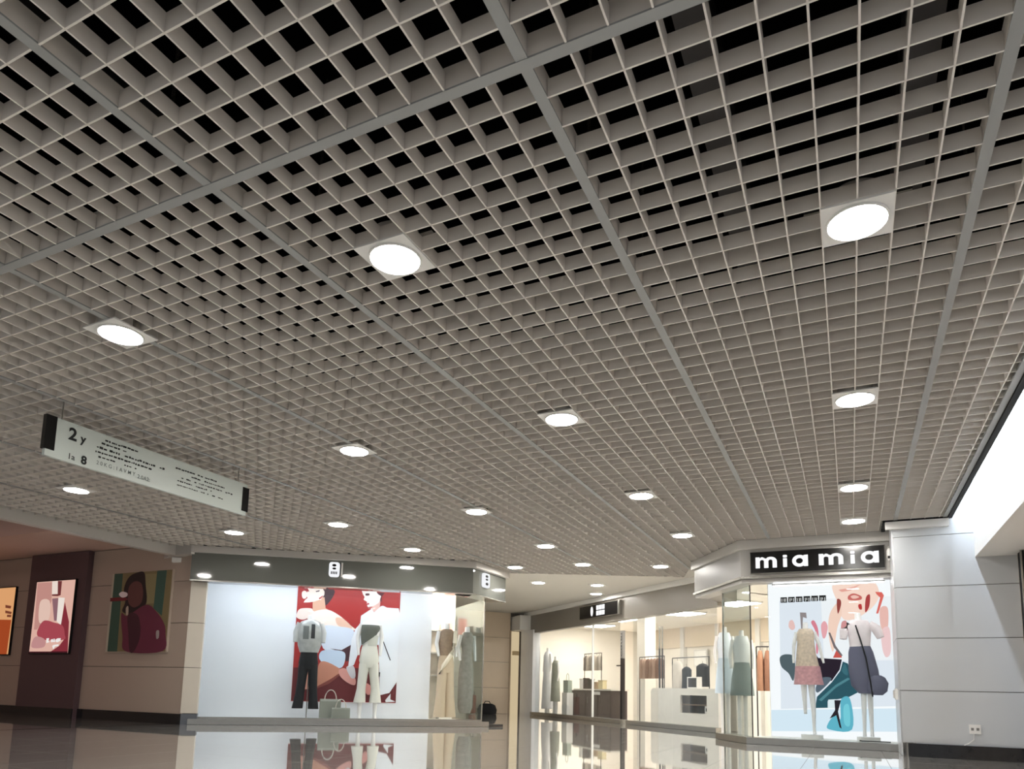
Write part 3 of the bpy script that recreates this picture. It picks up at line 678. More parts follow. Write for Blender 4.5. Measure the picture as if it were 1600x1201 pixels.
# corner of the shop
BEI = mat('beige_cloth', (206, 186, 160), 0.75, var=0.05, scale=10)
x, y, _ = SHOP(28.0, 3.0, 0)
mannequin((x, y, 0.55), SA + 0.3, 'mannequin in long beige wide-leg trousers at the glass corner', [
    ('trousers', BEI, [[(-0.7, 0, 0.4, 0.75, 0.7), (-0.6, 0, 3.0, 0.6, 0.6), (-0.45, 0, 6.3, 0.6, 0.62)], [(0.75, 0, 0.4, 0.8, 0.7), (0.62, 0, 3.0, 0.62, 0.6), (0.45, 0, 6.3, 0.6, 0.62)],
                       [(0, 0, 5.8, 0.9, 0.6), (0, 0, 6.6, 1.12, 0.7), (0, 0, 8.2, 0.85, 0.55)]]),
    ('top', mat('brown_knit', (150, 128, 108), 0.8, var=0.35, scale=20), [[(0, 0, 7.9, 0.95, 0.6), (0, 0, 9.2, 1.05, 0.65), (0, 0, 10.8, 1.15, 0.6), (0, 0, 11.2, 0.7, 0.42)]]),
    ('scarf', cm((238, 226, 204)), [('tube', [(0.9, -0.5, 11.0), (0.7, -0.8, 9.4), (0.2, -0.85, 8.0), (-0.8, -0.8, 6.6), (-1.2, -0.6, 5.6)], [0.22, 0.28, 0.28, 0.24, 0.12])]),
    ('arm', MANW, [('tube', [(-1.1, 0, 10.9), (-1.35, 0.1, 9.4), (-1.2, -0.3, 7.8)], [0.28, 0.24, 0.16])]),
    ('arm', MANW, [('tube', [(1.1, 0, 10.9), (1.35, 0.1, 9.4), (1.2, -0.3, 7.8)], [0.28, 0.24, 0.16])]),
    ('neck', MANW, [[(0, 0, 11.0, 0.36, 0.34), (0, 0, 11.9, 0.3, 0.3)]]),
    ('base', STEEL, [[(0, 0, 0, 1.2, 0.9), (0, 0, 0.1, 1.2, 0.9)]]),
])
x, y, _ = SHOP(30.8, 3.9, 0)
mannequin((x, y, 0.55), SA + 0.3, 'mannequin in a long grey knitted dress at the glass corner', [
    ('dress', mat('grey_knit', (142, 138, 130), 0.85, var=0.3, scale=16), [[(0, 0, 0.9, 0.7, 0.6), (0, 0, 1.6, 1.0, 0.75), (0, 0, 4.0, 1.05, 0.8), (0, 0, 6.4, 0.95, 0.7), (0, 0, 8.4, 0.65, 0.5), (0, 0, 10.2, 0.95, 0.6), (0, 0, 11.0, 0.6, 0.4)]]),
    ('arm', MANW, [('tube', [(-0.95, 0, 10.6), (-1.2, 0.1, 9.0), (-1.1, -0.3, 7.4)], [0.26, 0.22, 0.15])]),
    ('arm', MANW, [('tube', [(0.95, 0, 10.6), (1.2, 0.1, 9.0), (1.1, -0.3, 7.4)], [0.26, 0.22, 0.15])]),
    ('neck', MANW, [[(0, 0, 10.8, 0.34, 0.32), (0, 0, 11.7, 0.28, 0.28)]]),
    ('base', STEEL, [[(0, 0, 0, 1.2, 0.9), (0, 0, 0.1, 1.2, 0.9)]]),
])
fp = thing('picture_frame', SHOP(29.7, 10.9, 11), 'small framed pink picture hung inside the poster shop corner', 'picture')
MB().fbox(SHOP, 28.9, 30.5, 10.75, 11.0, 11.0, 14.2).build('frame', WHITE, fp); MB().fbox(SHOP, 29.05, 30.35, 10.7, 10.75, 11.2, 14.0).build('sheet', cm((214, 150, 142), var=0.3, scale=12), fp)
sr = thing('display_shelf', SHOP(28, 10, 0), 'grey wall shelf unit inside the poster shop corner', 'shelf')
for z in (6.0, 9.0, 12.0): MB().fbox(SHOP, 26.7, 28.6, 9.6, 11.0, z, z + 0.2).build('shelf_board', cm((150, 148, 144)), sr)
for a in (26.65, 28.5): MB().fbox(SHOP, a, a + 0.15, 9.6, 11.0, 0, 13).build('upright', cm((150, 148, 144)), sr)

# ------------------------------------------------------------------ shop with the black signboard
MMH = [(9.95, 55.4), (-2.6, 55.4), (-8.8, 65.1), (-7.6, 73.5)]
hd = thing('shop_fascia', (2, 56, 15.2), 'angled grey fascia box carrying the black signboard', 'fascia')
rev = MMH[::-1]
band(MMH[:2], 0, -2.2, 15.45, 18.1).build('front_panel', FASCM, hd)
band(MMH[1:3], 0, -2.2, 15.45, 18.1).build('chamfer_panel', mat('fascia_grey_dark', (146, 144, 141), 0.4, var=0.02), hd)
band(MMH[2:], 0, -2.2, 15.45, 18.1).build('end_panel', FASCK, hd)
band(MMH, 0.35, -0.9, 18.1, 18.97).build('top_trim', TRIM, hd)
band(MMH[:3], 0.18, -0.4, 15.3, 15.52).build('bottom_trim', STEEL, hd)
band(MMH[:3], -0.1, -1.6, 14.95, 15.3).build('soffit_trim', FASCM, hd)
sg = thing('signboard', (3.9, 55.2, 15.8), 'black signboard reading mia mia in white letters', 'sign')
SG = frame((-1.66, 55.38), (9.46, 55.38))
sgb = MB().fbox(SG, 0, 11.12, -0.28, 0, 15.78, 17.74).build('board', BOARD, sg)
MB().fbox(SG, -0.06, 11.18, -0.2, 0, 15.72, 15.78).build('rim', STEEL, sg); MB().fbox(SG, -0.06, 11.18, -0.2, 0, 17.74, 17.8).build('rim', STEEL, sg)
def arcpts(cx, cz, rx, rz, a0, a1, n_=12): return [(cx + rx * math.cos(math.radians(a0 + (a1 - a0) * k / n_)), cz + rz * math.sin(math.radians(a0 + (a1 - a0) * k / n_))) for k in range(n_ + 1)]
def letter_m(a, z, w_, h_):
    st = w_ * 0.2; r = (w_ - st) / 2           # two arches over three stems
    b = MB()
    pts = [(a, z), (a + st, z), (a + st, z + h_ * 0.62)]
    ix = (w_ - 3 * st) / 2
    c1 = a + st + ix / 2; pts += [p for p in arcpts(c1, z + h_ * 0.62, ix / 2, h_ * 0.14, 180, 0, 8)][1:]
    pts += [(a + st + ix, z), (a + 2 * st + ix, z), (a + 2 * st + ix, z + h_ * 0.62)]
    c2 = a + 2 * st + 1.5 * ix; pts += [p for p in arcpts(c2, z + h_ * 0.62, ix / 2, h_ * 0.14, 180, 0, 8)][1:]
    pts += [(a + 2 * st + 2 * ix, z), (a + w_, z), (a + w_, z + h_ * 0.6)]
    pts += arcpts(c2 + 0.02, z + h_ * 0.6, a + w_ - c2 - 0.02, h_ * 0.4, 0, 125, 10)[1:]
    pts += [(a + 1.5 * st + ix, z + h_ * 0.84)]
    pts += arcpts(c1 + 0.02, z + h_ * 0.6, ix * 0.75, h_ * 0.4, 50, 120, 8)
    pts += [(a + st * 1.05, z + h_ * 0.86), (a + st * 0.95, z + h_), (a, z + h_)]
    tri_slab(b, SG, pts, -0.36, -0.28); return b
def letter_i(a, z, w_, h_):
    b = MB(); tri_slab(b, SG, rrect(a, a + w_, z, z + h_ * 0.8, 0.04), -0.36, -0.28); tri_slab(b, SG, rrect(a - 0.01, a + w_ + 0.01, z + h_ * 0.88, z + h_ * 1.1, 0.08), -0.36, -0.28); return b
def letter_a(a, z, w_, h_):
    st = w_ * 0.27; b = MB(); cx, cz = a + w_ * 0.46, z + h_ * 0.5
    N = 28; o_ = [(cx + w_ * 0.46 * math.cos(2 * math.pi * k / N), cz + h_ * 0.53 * math.sin(2 * math.pi * k / N)) for k in range(N)]
    i_ = [(cx + w_ * 0.22 * math.cos(2 * math.pi * k / N), cz + h_ * 0.26 * math.sin(2 * math.pi * k / N)) for k in range(N)]
    vs = [SG(p[0], -0.36, p[1]) for p in o_ + i_] + [SG(p[0], -0.28, p[1]) for p in o_ + i_]
    fs = []
    for k in range(N):
        j = (k + 1) % N; fs += [(k, j, N + j, N + k), (k, 2 * N + k, 2 * N + j, j), (N + k, N + j, 3 * N + j, 3 * N + k)]
    b.add(vs, fs)
    tri_slab(b, SG, [(a + w_ - st, z), (a + w_, z), (a + w_, z + h_ * 1.02), (a + w_ - st, z + h_ * 1.0)], -0.365, -0.28); return b
LZ, LH = 16.22, 1.02
for k, b in enumerate([letter_m(0.46, LZ, 1.86, LH), letter_i(2.86, LZ, 0.34, LH), letter_a(3.64, LZ, 1.34, LH), letter_m(5.88, LZ, 2.0, LH), letter_i(8.46, LZ, 0.34, LH), letter_a(9.28, LZ, 1.42, LH)]):
    b.build('letter', LETTER, sgb)

win2 = tag(root('window_2', (3, 57, 0)), 'shop window with a bright collage poster under the black signboard', None, None, 'structure')
MM = frame((-2.0, 57.0), (10.0, 57.0)); MC = frame((-2.0, 57.0), (-5.3, 61.9))
def MCf(a, d, z): return MC(a, -d, z)
MB().prism([(10.0, 56.3), (-2.5, 56.3), (-6.2, 61.7), (-5.4, 62.4), (-1.7, 57.6), (10.0, 57.6)], 0.02, 0.62).build('sill', STEEL, win2)
MB().box(-1.7, 10.0, 57.3, 59.4, 0.02, 0.64).build('display_floor', WHITE, win2)
MB().fbox(MM, 0.05, 11.98, -0.04, 0.04, 0.62, 15.1).build('pane', GLASS, win2)
MB().fbox(MC, 0.05, MC.L, -0.04, 0.04, 0.62, 15.1).build('pane', GLASSD, win2)
MB().box(-2.05, -1.95, 56.9, 57.05, 0.62, 15.1).build('glass_joint', DMETAL, win2)
MB().fbox(MC, MC.L, MC.L + 0.08, -0.06, 0.06, 0.62, 15.1).build('glass_joint', STEEL, win2)
lb = thing('lightbox_poster', (5, 59.6, 1.1), 'tall bright backlit collage poster with a face and teal skirt', 'poster')
LB = frame((-0.5, 59.5), (10.0, 59.5))
EMB = 1.0
MB().fbox(LB, -0.15, 10.65, 0.0, 0.5, 0.64, 15.6).build('case', WHITE, lb)
lbs = MB().fbox(LB, -0.1, 10.6, -0.03, 0.0, 0.66, 15.5).build('sheet', ce((250, 251, 253), 0.58), lb)
LQ = [(48, 95), (880, 62), (930, 1165), (60, 1080)]
skin2 = (255, 222, 206)
prints(lbs, LB, (LQ, [(-0.1, 15.35), (10.6, 15.35), (10.6, 0.7), (-0.1, 1.1)]), [
    ((230, 236, 245), [(130, 210), (890, 180), (912, 930), (132, 935)], False),
    ((246, 248, 251), [(420, 200), (890, 180), (905, 620), (440, 620)], False),
    ((220, 237, 249), [(62, 940), (915, 945), (922, 1100), (64, 1078)], False),
    (skin2, [(500, 98), (640, 80), (768, 78), (806, 170), (760, 260), (650, 335), (570, 335), (535, 230)], True),
    ((236, 170, 156), [(540, 135), (620, 120), (690, 95), (620, 140), (560, 150)], False),
    ((206, 110, 104), [(604, 178), (640, 160), (690, 180), (684, 205), (610, 206)], True),
    ((246, 200, 186), [(620, 182), (645, 172), (676, 186), (640, 198)], True),
    ((190, 60, 60), [(670, 240), (690, 235), (694, 270), (676, 268)], True),
    ((226, 110, 100), [(780, 150), (822, 152), (836, 175), (800, 300), (786, 300), (812, 190), (790, 168)], False),
    ((176, 70, 70), [(720, 190), (746, 170), (742, 250), (715, 290)], True),
    ((240, 190, 180), [(810, 270), (860, 262), (860, 400), (820, 410)], True),
    ((250, 214, 196), [(480, 300), (540, 220), (560, 300), (530, 400), (500, 560), (470, 430)], True),
    ((150, 70, 66), [(530, 200), (552, 205), (556, 240), (536, 300), (528, 250)], True),
    ((206, 90, 80), [(500, 600), (525, 545), (556, 570), (560, 600)], False),
    ((236, 170, 176), [(420, 380), (445, 350), (466, 390), (450, 460), (430, 460)], True),
    ((220, 130, 146), [(352, 360), (375, 348), (402, 420), (398, 560), (385, 555), (384, 430)], True),
    ((84, 98, 104), [(130, 592), (180, 572), (235, 600), (225, 748), (190, 700), (140, 655)], True),
    ((40, 30, 42), [(372, 562), (400, 600), (560, 612), (545, 680), (490, 756), (430, 735), (400, 700)], False),
    ((92, 104, 116), [(420, 735), (490, 742), (400, 830), (380, 800)], True),
    ((44, 86, 98), [(376, 934), (388, 860), (490, 765), (548, 690), (566, 626), (600, 640), (628, 720), (666, 835), (600, 868), (462, 888), (462, 934)], False),
    ((82, 134, 144), [(400, 880), (520, 780), (600, 735), (615, 745), (520, 800), (420, 890)], False),
    ((60, 108, 120), [(560, 690), (580, 640), (600, 700), (592, 720)], True),
    ((228, 240, 244), [(466, 880), (516, 878), (520, 936), (462, 936)], False),
    ((98, 182, 202), [(552, 882), (614, 878), (626, 1080), (470, 1076), (464, 1036), (510, 985), (548, 1010)], True),
    ((38, 34, 40), [(508, 884), (552, 886), (532, 960), (556, 1074), (542, 1064), (520, 985), (474, 1006), (512, 950)], False),
    ((244, 206, 206), [(820, 420), (870, 400), (880, 560), (850, 600), (826, 540)], True),
    ((214, 150, 150), [(560, 360), (590, 350), (600, 400), (575, 440), (556, 420)], True),
    ((120, 110, 112), [(470, 430), (482, 428), (520, 520), (566, 585), (556, 590), (506, 530)], False),
    ((236, 196, 190), [(200, 350), (225, 345), (240, 390), (220, 410), (196, 390)], True),
    ((150, 140, 140), [(275, 290), (318, 292), (322, 330), (296, 322), (290, 400), (282, 400)], False),
    ((120, 206, 220), [(570, 930), (606, 920), (612, 1050), (575, 1040)], True),
], -0.03, 0.55, -0.004)
for k in range(6):                                      # small black text plates with pale strokes
    a0 = 1.05 + k * 0.69
    tpl = MB().fbox(LB, a0, a0 + 0.6, -0.17, -0.14, 13.45 + 0.015 * k, 13.98 + 0.015 * k).build('text_plate', BOARD, lb)
    for q in range(3):
        a1 = a0 + 0.1 + q * 0.16 + 0.03 * ((k + q) % 2)
        MB().fbox(LB, a1, a1 + 0.06, -0.19, -0.17, 13.53 + 0.1 * ((k * q) % 2), 13.85).build('text_stroke', ce((235, 235, 235), 0.5), tpl)
mb_ = thing('display_light', (4, 57.5, 14.8), 'added white fill light bar above the two mannequins before the collage poster', 'light bar')  # bar added to light the mannequins from the front
MB().fbox(MM, 2.0, 11.5, 0.12, 0.5, 14.85, 15.05).build('housing', WHITE, mb_); MB().fbox(MM, 2.1, 11.4, 0.15, 0.45, 14.78, 14.85).build('tube', emi('fill_led_mm', (250, 250, 255), 11.0), mb_)
# two dressed mannequins in front of the lightbox
sq = mat('sequin_cloth', (206, 188, 168), 0.45, metal=0.2, var=0.45, scale=26)
sq2 = mat('sequin_pink', (204, 152, 156), 0.5, metal=0.1, var=0.4, scale=26)
mannequin((2.75, 58.3, 0.98), 0.0, 'small mannequin in a short beige and pink sequinned dress', [
    ('dress', sq, [[(0.1, 0, 5.9, 1.1, 0.6), (0, 0, 7.4, 0.86, 0.5), (0, 0, 8.6, 0.74, 0.46), (0, 0, 9.4, 0.8, 0.46), (0, 0, 9.8, 0.55, 0.36)]]),
    ('skirt_hem', sq2, [[(0.15, 0, 4.6, 1.3, 0.66), (0.12, 0, 5.3, 1.2, 0.63), (0.1, 0, 6.3, 1.08, 0.6)]]),
    ('arm', MANW, [('tube', [(-0.75, 0, 9.5), (-1.05, 0.05, 8.3), (-1.1, -0.15, 7.0), (-1.1, -0.2, 6.6)], [0.2, 0.17, 0.13, 0.1])]),
    ('arm', MANW, [('tube', [(0.75, 0, 9.5), (1.15, 0.05, 8.3), (1.4, -0.15, 7.0), (1.5, -0.2, 6.6)], [0.2, 0.17, 0.13, 0.1])]),
    ('neck', MANW, [[(0, 0, 9.6, 0.25, 0.24), (0, 0, 10.4, 0.22, 0.22)]]),
    ('leg', MANW, [[(-0.2, 0, 1.9, 0.14, 0.16), (-0.25, 0, 3.2, 0.2, 0.22), (-0.3, 0, 4.9, 0.3, 0.3)]]),
    ('leg', MANW, [[(0.55, -0.1, 0.1, 0.16, 0.3), (0.5, 0, 0.5, 0.14, 0.16), (0.5, 0, 2.0, 0.2, 0.22), (0.35, 0, 4.9, 0.32, 0.3)]]),
    ('plinth', WHITE, [[(0.3, 0, -0.33, 0.95, 0.6), (0.3, 0, 0.04, 0.95, 0.6)]]),
])
gv = mat('violet_grey_cloth', (98, 98, 118), 0.75, var=0.12, scale=6)
mannequin((7.4, 58.3, 0.98), 0.0, 'mannequin in a pale puffed blouse and long violet-grey skirt', [
    ('skirt', gv, [[(0.35, 0, 3.9, 0.7, 0.5), (0.25, 0, 4.6, 1.2, 0.62), (0.1, 0, 6.0, 1.22, 0.62), (-0.05, 0, 7.6, 1.02, 0.56), (-0.1, 0, 8.3, 0.8, 0.48)]]),
    ('blouse', mat('blouse_cloth', (232, 220, 222), 0.7, var=0.12, scale=16), [[(-0.1, 0, 8.1, 0.85, 0.5), (-0.1, 0, 9.0, 0.92, 0.52), (-0.1, 0, 10.0, 1.0, 0.52), (-0.1, 0, 10.5, 0.7, 0.4)]]),
    ('sleeve', bpy.data.materials['blouse_cloth'], [('tube', [(-0.9, 0, 10.2), (-1.35, 0, 9.6), (-1.45, -0.1, 8.8)], [0.3, 0.42, 0.3])]),
    ('sleeve', bpy.data.materials['blouse_cloth'], [('tube', [(0.75, 0, 10.2), (1.3, 0, 9.7), (1.6, -0.1, 8.9)], [0.3, 0.46, 0.32])]),
    ('neck', MANW, [[(-0.15, 0, 10.3, 0.28, 0.26), (-0.2, 0, 11.2, 0.24, 0.24)]]),
    ('leg', MANW, [[(0.0, -0.1, 0.1, 0.16, 0.3), (0.0, 0, 0.5, 0.14, 0.16), (0.05, 0, 4.2, 0.26, 0.26)]]),
    ('leg', MANW, [[(0.6, -0.1, 0.1, 0.16, 0.3), (0.6, 0, 0.5, 0.14, 0.16), (0.55, 0, 4.2, 0.26, 0.26)]]),
    ('plinth', WHITE, [[(0.3, 0, -0.33, 0.95, 0.6), (0.3, 0, 0.04, 0.95, 0.6)]]),
])
bg = thing('shoulder_bag', (8.3, 57.8, 4.8), 'rounded violet-grey shoulder bag on a long black strap', 'bag')
b = MB(); b.loft([(8.55, 57.75, 4.75, 0.4, 0.18), (8.55, 57.75, 5.1, 0.78, 0.26), (8.6, 57.75, 5.8, 0.85, 0.28), (8.6, 57.75, 6.3, 0.6, 0.2), (8.6, 57.75, 6.5, 0.3, 0.1)], 16); b.build('body', gv, bg, smooth=True)
MB().tube([(7.0, 57.68, 11.0), (7.35, 57.6, 9.7), (7.75, 57.55, 8.0), (8.0, 57.55, 6.0), (8.15, 57.6, 4.6)], 0.07, 6).build('strap', BLK, bg)
rodm = thing('display_rod', (8.2, 57.6, 0.65), 'thin black rod lying on the bright window floor', 'rod')
MB().tube([(7.0, 57.55, 0.7), (9.4, 57.55, 0.7)], 0.05, 6).build('bar', BLK, rodm); MB().tube([(6.95, 57.55, 0.72), (7.1, 57.55, 0.72)], 0.07, 6).build('end_cap', DMETAL, rodm)

# ------------------------------------------------------------------ shop along the far corridor
kf = thing('shop_fascia', (-30, 92, 15), 'long taupe fascia along the right side of the far corridor', 'fascia')
MB().fbox(KF, -0.5, 52.0, 0, 1.2, 15.0, 18.3).build('front_panel', FASCK, kf)
MB().fbox(KF, 52.0, 56.0, -2.2, 1.2, 15.6, 18.3).build('end_box', WHITE, kf)
MB().fbox(KF, 0.5, 54.0, -0.5, 1.2, 18.3, 18.97).build('top_trim', WHITE, kf)
ks = thing('signboard', KF(26.5, -0.3, 15.8), 'small black signboard with white marks on the taupe corridor fascia', 'sign')
MB().fbox(KF, 20.4, 32.4, -0.5, 0, 15.8, 17.95).build('frame', STEEL, ks)
ksb = MB().fbox(KF, 21.0, 32.2, -0.55, -0.5, 15.95, 17.85).build('board', BOARD, ks)
MB().slab(KF, [(28.3 + 0.35 * math.cos(k * 0.524), 16.9 + 0.75 * math.sin(k * 0.524)) for k in range(12)], -0.6, -0.55).build('mark', LETTER, ksb)
for i in range(3):
    for j in range(2):
        MB().fbox(KF, 26.9 - i * 0.85, 26.2 - i * 0.85, -0.6, -0.55, 16.15 + j * 0.85, 16.85 + j * 0.85).build('mark', LETTER, ksb)
win3 = tag(root('window_3', (-30, 92, 0)), 'glazed shopfront along the far corridor with warm light inside', None, None, 'structure')
for a0, a1 in [(0.0, 9.0), (9.04, 18.0), (21.5, 29.3), (29.5, 40.0), (40.04, 50.2)]:
    MB().fbox(KF, a0, a1, 0.3, 0.36, 0.6, 15.0).build('pane', GLASS, win3)
for a0, a1 in [(-0.3, 19.0), (20.3, 51.0)]:
    MB().fbox(KF, a0, a1, -0.3, 0.9, 0.02, 0.6).build('sill', STEEL, win3)
MB().fbox(KF, 29.3, 29.5, 0.2, 0.5, 0.6, 15.0).build('glass_joint', WHITE, win3)
MB().fbox(KF, 50.2, 55.6, -0.3, 1.2, 0, 15.6).build('column', cm((224, 225, 228), 0.4), win3)
wk = setting('wall_shop_back', KF(30, 28, 0), 'cream back wall of the corridor shop')
MB().fbox(KF, -4, 62, 28, 28.6, 0, 17).build('panel', CREAM, wk)
MB().fbox(KF, 57, 57.6, 1.2, 28, 0, 17).build('panel', CREAM, wk)
for a in (12, 22, 32, 42, 52): MB().fbox(KF, a, a + 1.0, 27.2, 28, 0, 17).build('pier', WHITE, wk)
MB().fbox(KF, 14, 52, 27.5, 28, 13.2, 17).build('bulkhead', cm((228, 214, 194), 0.55), wk)
wk2 = setting('wall_shop_side', (10.3, 75, 0), 'cream side wall of the black signboard shop')
MB().box(10.05, 10.6, 57.6, 96, 0, 17).build('panel', CREAM, wk2)
ck = setting('ceiling_shop', KF(25, 12, 17), 'cream ceiling of the corridor shop')
MB().prism([(10.4, 57.5), (-2.0, 57.5), (-7.0, 65.5), KF.p(0, 1.2), KF.p(58, 1.2), KF.p(58, 28.4), KF.p(-1, 28.4), (10.4, 96)], 17.0, 17.5).build('soffit', CREAM, ck)
for i, (a, d, lab) in enumerate([(8, 10, 'right end'), (22, 12, 'middle'), (36, 9, 'window side'), (48, 12, 'far end')]):
    q = KF(a, d, 16.8)
    t = thing('ceiling_panel_light', q, 'square warm light panel in the corridor shop ceiling, %s' % lab, 'light panel', 'light panels in the corridor shop')
    MB().fbox(KF, a - 2.6, a + 2.6, d - 2.6, d + 2.6, 16.8, 17.0).build('frame', WHITE, t)
    MB().fbox(KF, a - 2.4, a + 2.4, d - 2.4, d + 2.4, 16.74, 16.8).build('diffuser', ce((255, 248, 238), 19.0), t)
kb = thing('display_light', KF(25, 1.5, 16.8), 'added long warm fill light bar behind the taupe corridor fascia', 'light bar')  # bar added to light the counter fronts and window mannequins
MB().fbox(KF, 1.0, 50.0, 1.22, 1.8, 16.8, 17.0).build('housing', WHITE, kb); MB().fbox(KF, 1.1, 49.9, 1.28, 1.72, 16.72, 16.8).build('tube', ce((255, 248, 238), 20.0), kb)
t = thing('ceiling_panel_light', (2, 66, 16.8), 'square warm light panel behind the collage lightbox', 'light panel', 'light panels in the corridor shop')
MB().box(-0.5, 5, 63, 68, 16.8, 17.0).build('frame', WHITE, t); MB().box(-0.3, 4.8, 63.2, 67.8, 16.74, 16.8).build('diffuser', ce((255, 248, 238), 19.0), t)

# end of the corridor
wbk = setting('wall_back', KF(58, -10, 0), 'beige stone wall closing the far corridor')
EW = frame(KF.p(56.0, -0.4), KF.p(56.0, -30))
for (z0, z1) in [(0, 4.8), (4.8, 9.6), (9.6, 14.2), (14.2, 19)]:
    MB().fbox(EW, 2.2, 30, 0, 0.4, z0 + 0.03, z1 - 0.03).build('panel', cm((206, 188, 166), 0.4, var=0.03), wbk)
MB().fbox(EW, -2.6, 30, -1, -0.02, 0, 19).build('backing', JOINT, wbk)
MB().fbox(KF, 52.5, 56.2, 1.2, 1.6, 0, 15.6).build('return_panel', CREAM, wbk)
dk = setting('door_2', KF(55, 0, 0), 'pale yellow lit doorway at the end of the corridor')
MB().fbox(EW, 0.2, 2.0, 0, 0.2, 0, 15.5).build('leaf', ce((255, 232, 188), 0.32), dk)  # glowing leaf stands in for the yellow-lit recess
MB().fbox(EW, 2.0, 2.3, 0, 0.6, 0, 15.6).build('frame', cm((170, 150, 128)), dk); MB().fbox(EW, 0.2, 1.6, 0.2, 0.3, 11.0, 11.8).build('transom', cm((214, 190, 150)), dk)
gb = thing('travel_bag', EW(8, 2.5, 0), 'black bag on the floor by the corridor end wall', 'bag')
q = EW(7.2, 2.2, 0); b = MB(); b.loft([(q[0], q[1], 0.02, 1.7, 0.8), (q[0], q[1], 0.8, 1.8, 0.9), (q[0], q[1], 1.6, 1.5, 0.7), (q[0], q[1], 1.9, 0.9, 0.4)], 16, True, 4); b.build('body', BLK, gb, smooth=True)
MB().tube([(q[0] - 0.8, q[1], 1.6), (q[0] - 0.4, q[1], 2.3), (q[0] + 0.4, q[1], 2.3), (q[0] + 0.8, q[1], 1.6)], 0.08, 6).build('handle', BLK, gb)
q = EW(10.0, 2.0, 0); st = thing('suitcase', (q[0], q[1], 0), 'upright brown suitcase beside the black bag', 'suitcase')
b = MB(); b.loft([(q[0], q[1], 0.1, 0.55, 0.45), (q[0], q[1], 3.4, 0.55, 0.45)], 16, True, 6); b.build('shell', cm((176, 108, 84), 0.4), st)
MB().tube([(q[0] - 0.3, q[1], 3.4), (q[0] - 0.3, q[1], 4.0), (q[0] + 0.3, q[1], 4.0), (q[0] + 0.3, q[1], 3.4)], 0.06, 6).build('handle', DMETAL, st)

# furniture and goods of the corridor shop
def kbox(name, a0, a1, d0, d1, z0, z1, m, parent): return MB().fbox(KF, a0, a1, d0, d1, z0, z1).build(name, m, parent)
ct = thing('shop_counter', KF(39, 6, 0), 'dark brown shop counter behind the corridor window', 'counter')
DB = mat('dark_oak', (74, 64, 62), 0.5, var=0.1, scale=5)
kbox('body', 29.9, 45.5, 4.0, 7.0, 0.02, 4.7, DB, ct); kbox('worktop', 29.7, 42.0, 3.8, 7.2, 4.7, 4.95, cm((232, 226, 216), 0.3), ct)
for a in (33.5, 37.5, 41.5):
    dp_ = kbox('door_panel', a - 3.4, a - 0.1, 3.9, 4.0, 0.4, 4.4, cm((84, 74, 72), 0.45, var=0.1), ct); kbox('door_handle', a - 0.45, a - 0.3, 3.82, 3.9, 2.6, 3.6, STEEL, dp_)
kbox('sign_strip', 33.0, 35.5, 3.75, 3.8, 4.0, 4.5, WHITE, ct)
for i, (a, w_, h_, col, lab) in enumerate([(41.2, 0.9, 1.6, (240, 238, 234), 'white box on the dark counter'), (40.0, 0.7, 1.7, (60, 50, 48), 'dark bottle-shaped box beside the white box on the counter'), (38.4, 0.9, 1.5, (30, 28, 30), 'black canister on the dark counter'),
                                         (36.4, 1.2, 1.0, (176, 150, 120), 'small brown basket on the dark counter'), (34.6, 1.4, 1.3, (214, 200, 160), 'pale yellow gift box on the dark counter')]):
    t = thing('counter_box', KF(a, 5.2, 4.95), lab, 'box', 'boxes on the dark counter')
    kbox('body', a - w_ / 2, a + w_ / 2, 4.8, 5.6, 4.96, 4.96 + h_, cm(col), t); kbox('lid', a - w_ / 2 - 0.05, a + w_ / 2 + 0.05, 4.75, 5.65, 4.96 + h_, 5.1 + h_, cm([max(0, c - 20) for c in col]), t)
rc = thing('reception_counter', KF(10, 4, 0), 'cream rounded reception counter with a dark open niche', 'counter')
pts = [(2.0, 0.05), (17.6, 0.05), (17.6, 3.9)] + arcpts(16.4, 3.9, 1.2, 1.2, 0, 90, 6)[1:] + [(3.2, 5.1)] + arcpts(3.2, 3.9, 1.2, 1.2, 90, 180, 6)[1:]
LGC = cm((232, 226, 218), 0.4)
niche = (5.4, 10.8, 2.0, 4.3)
def clipbox(a0, a1, z0, z1): kbox('front_panel', a0, a1, 3.0, 3.3, z0, z1, LGC, rc)
clipbox(2.0, niche[0], 0.05, 4.6); clipbox(niche[1], 17.6, 0.05, 4.6); clipbox(niche[0], niche[1], 0.05, niche[2]); clipbox(niche[0], niche[1], niche[3], 4.6)
b = MB(); tri_slab(b, KF, [(17.6, 4.6)] + arcpts(16.9, 4.6, 0.7, 0.6, 0, 90, 6)[1:] + arcpts(2.7, 4.6, 0.7, 0.6, 90, 180, 6), 3.0, 6.4); b.build('top', LGC, rc)
kbox('body', 2.0, 17.6, 4.8, 6.3, 0.05, 4.6, LGC, rc); kbox('niche_shelf', niche[0], niche[1], 3.3, 4.6, 3.0, 3.15, cm((120, 100, 84)), rc)
kbox('niche_back', niche[0], niche[1], 4.6, 4.79, 2.0, 4.3, cm((90, 76, 66)), rc)
nc = thing('price_card', KF(5.9, 3.6, 2.0), 'small white card standing in the reception counter niche', 'card')
kbox('card', 5.5, 6.4, 3.5, 3.6, 2.0, 3.0, WHITE, nc); kbox('print', 5.7, 6.2, 3.48, 3.5, 2.3, 2.7, BLK, nc)

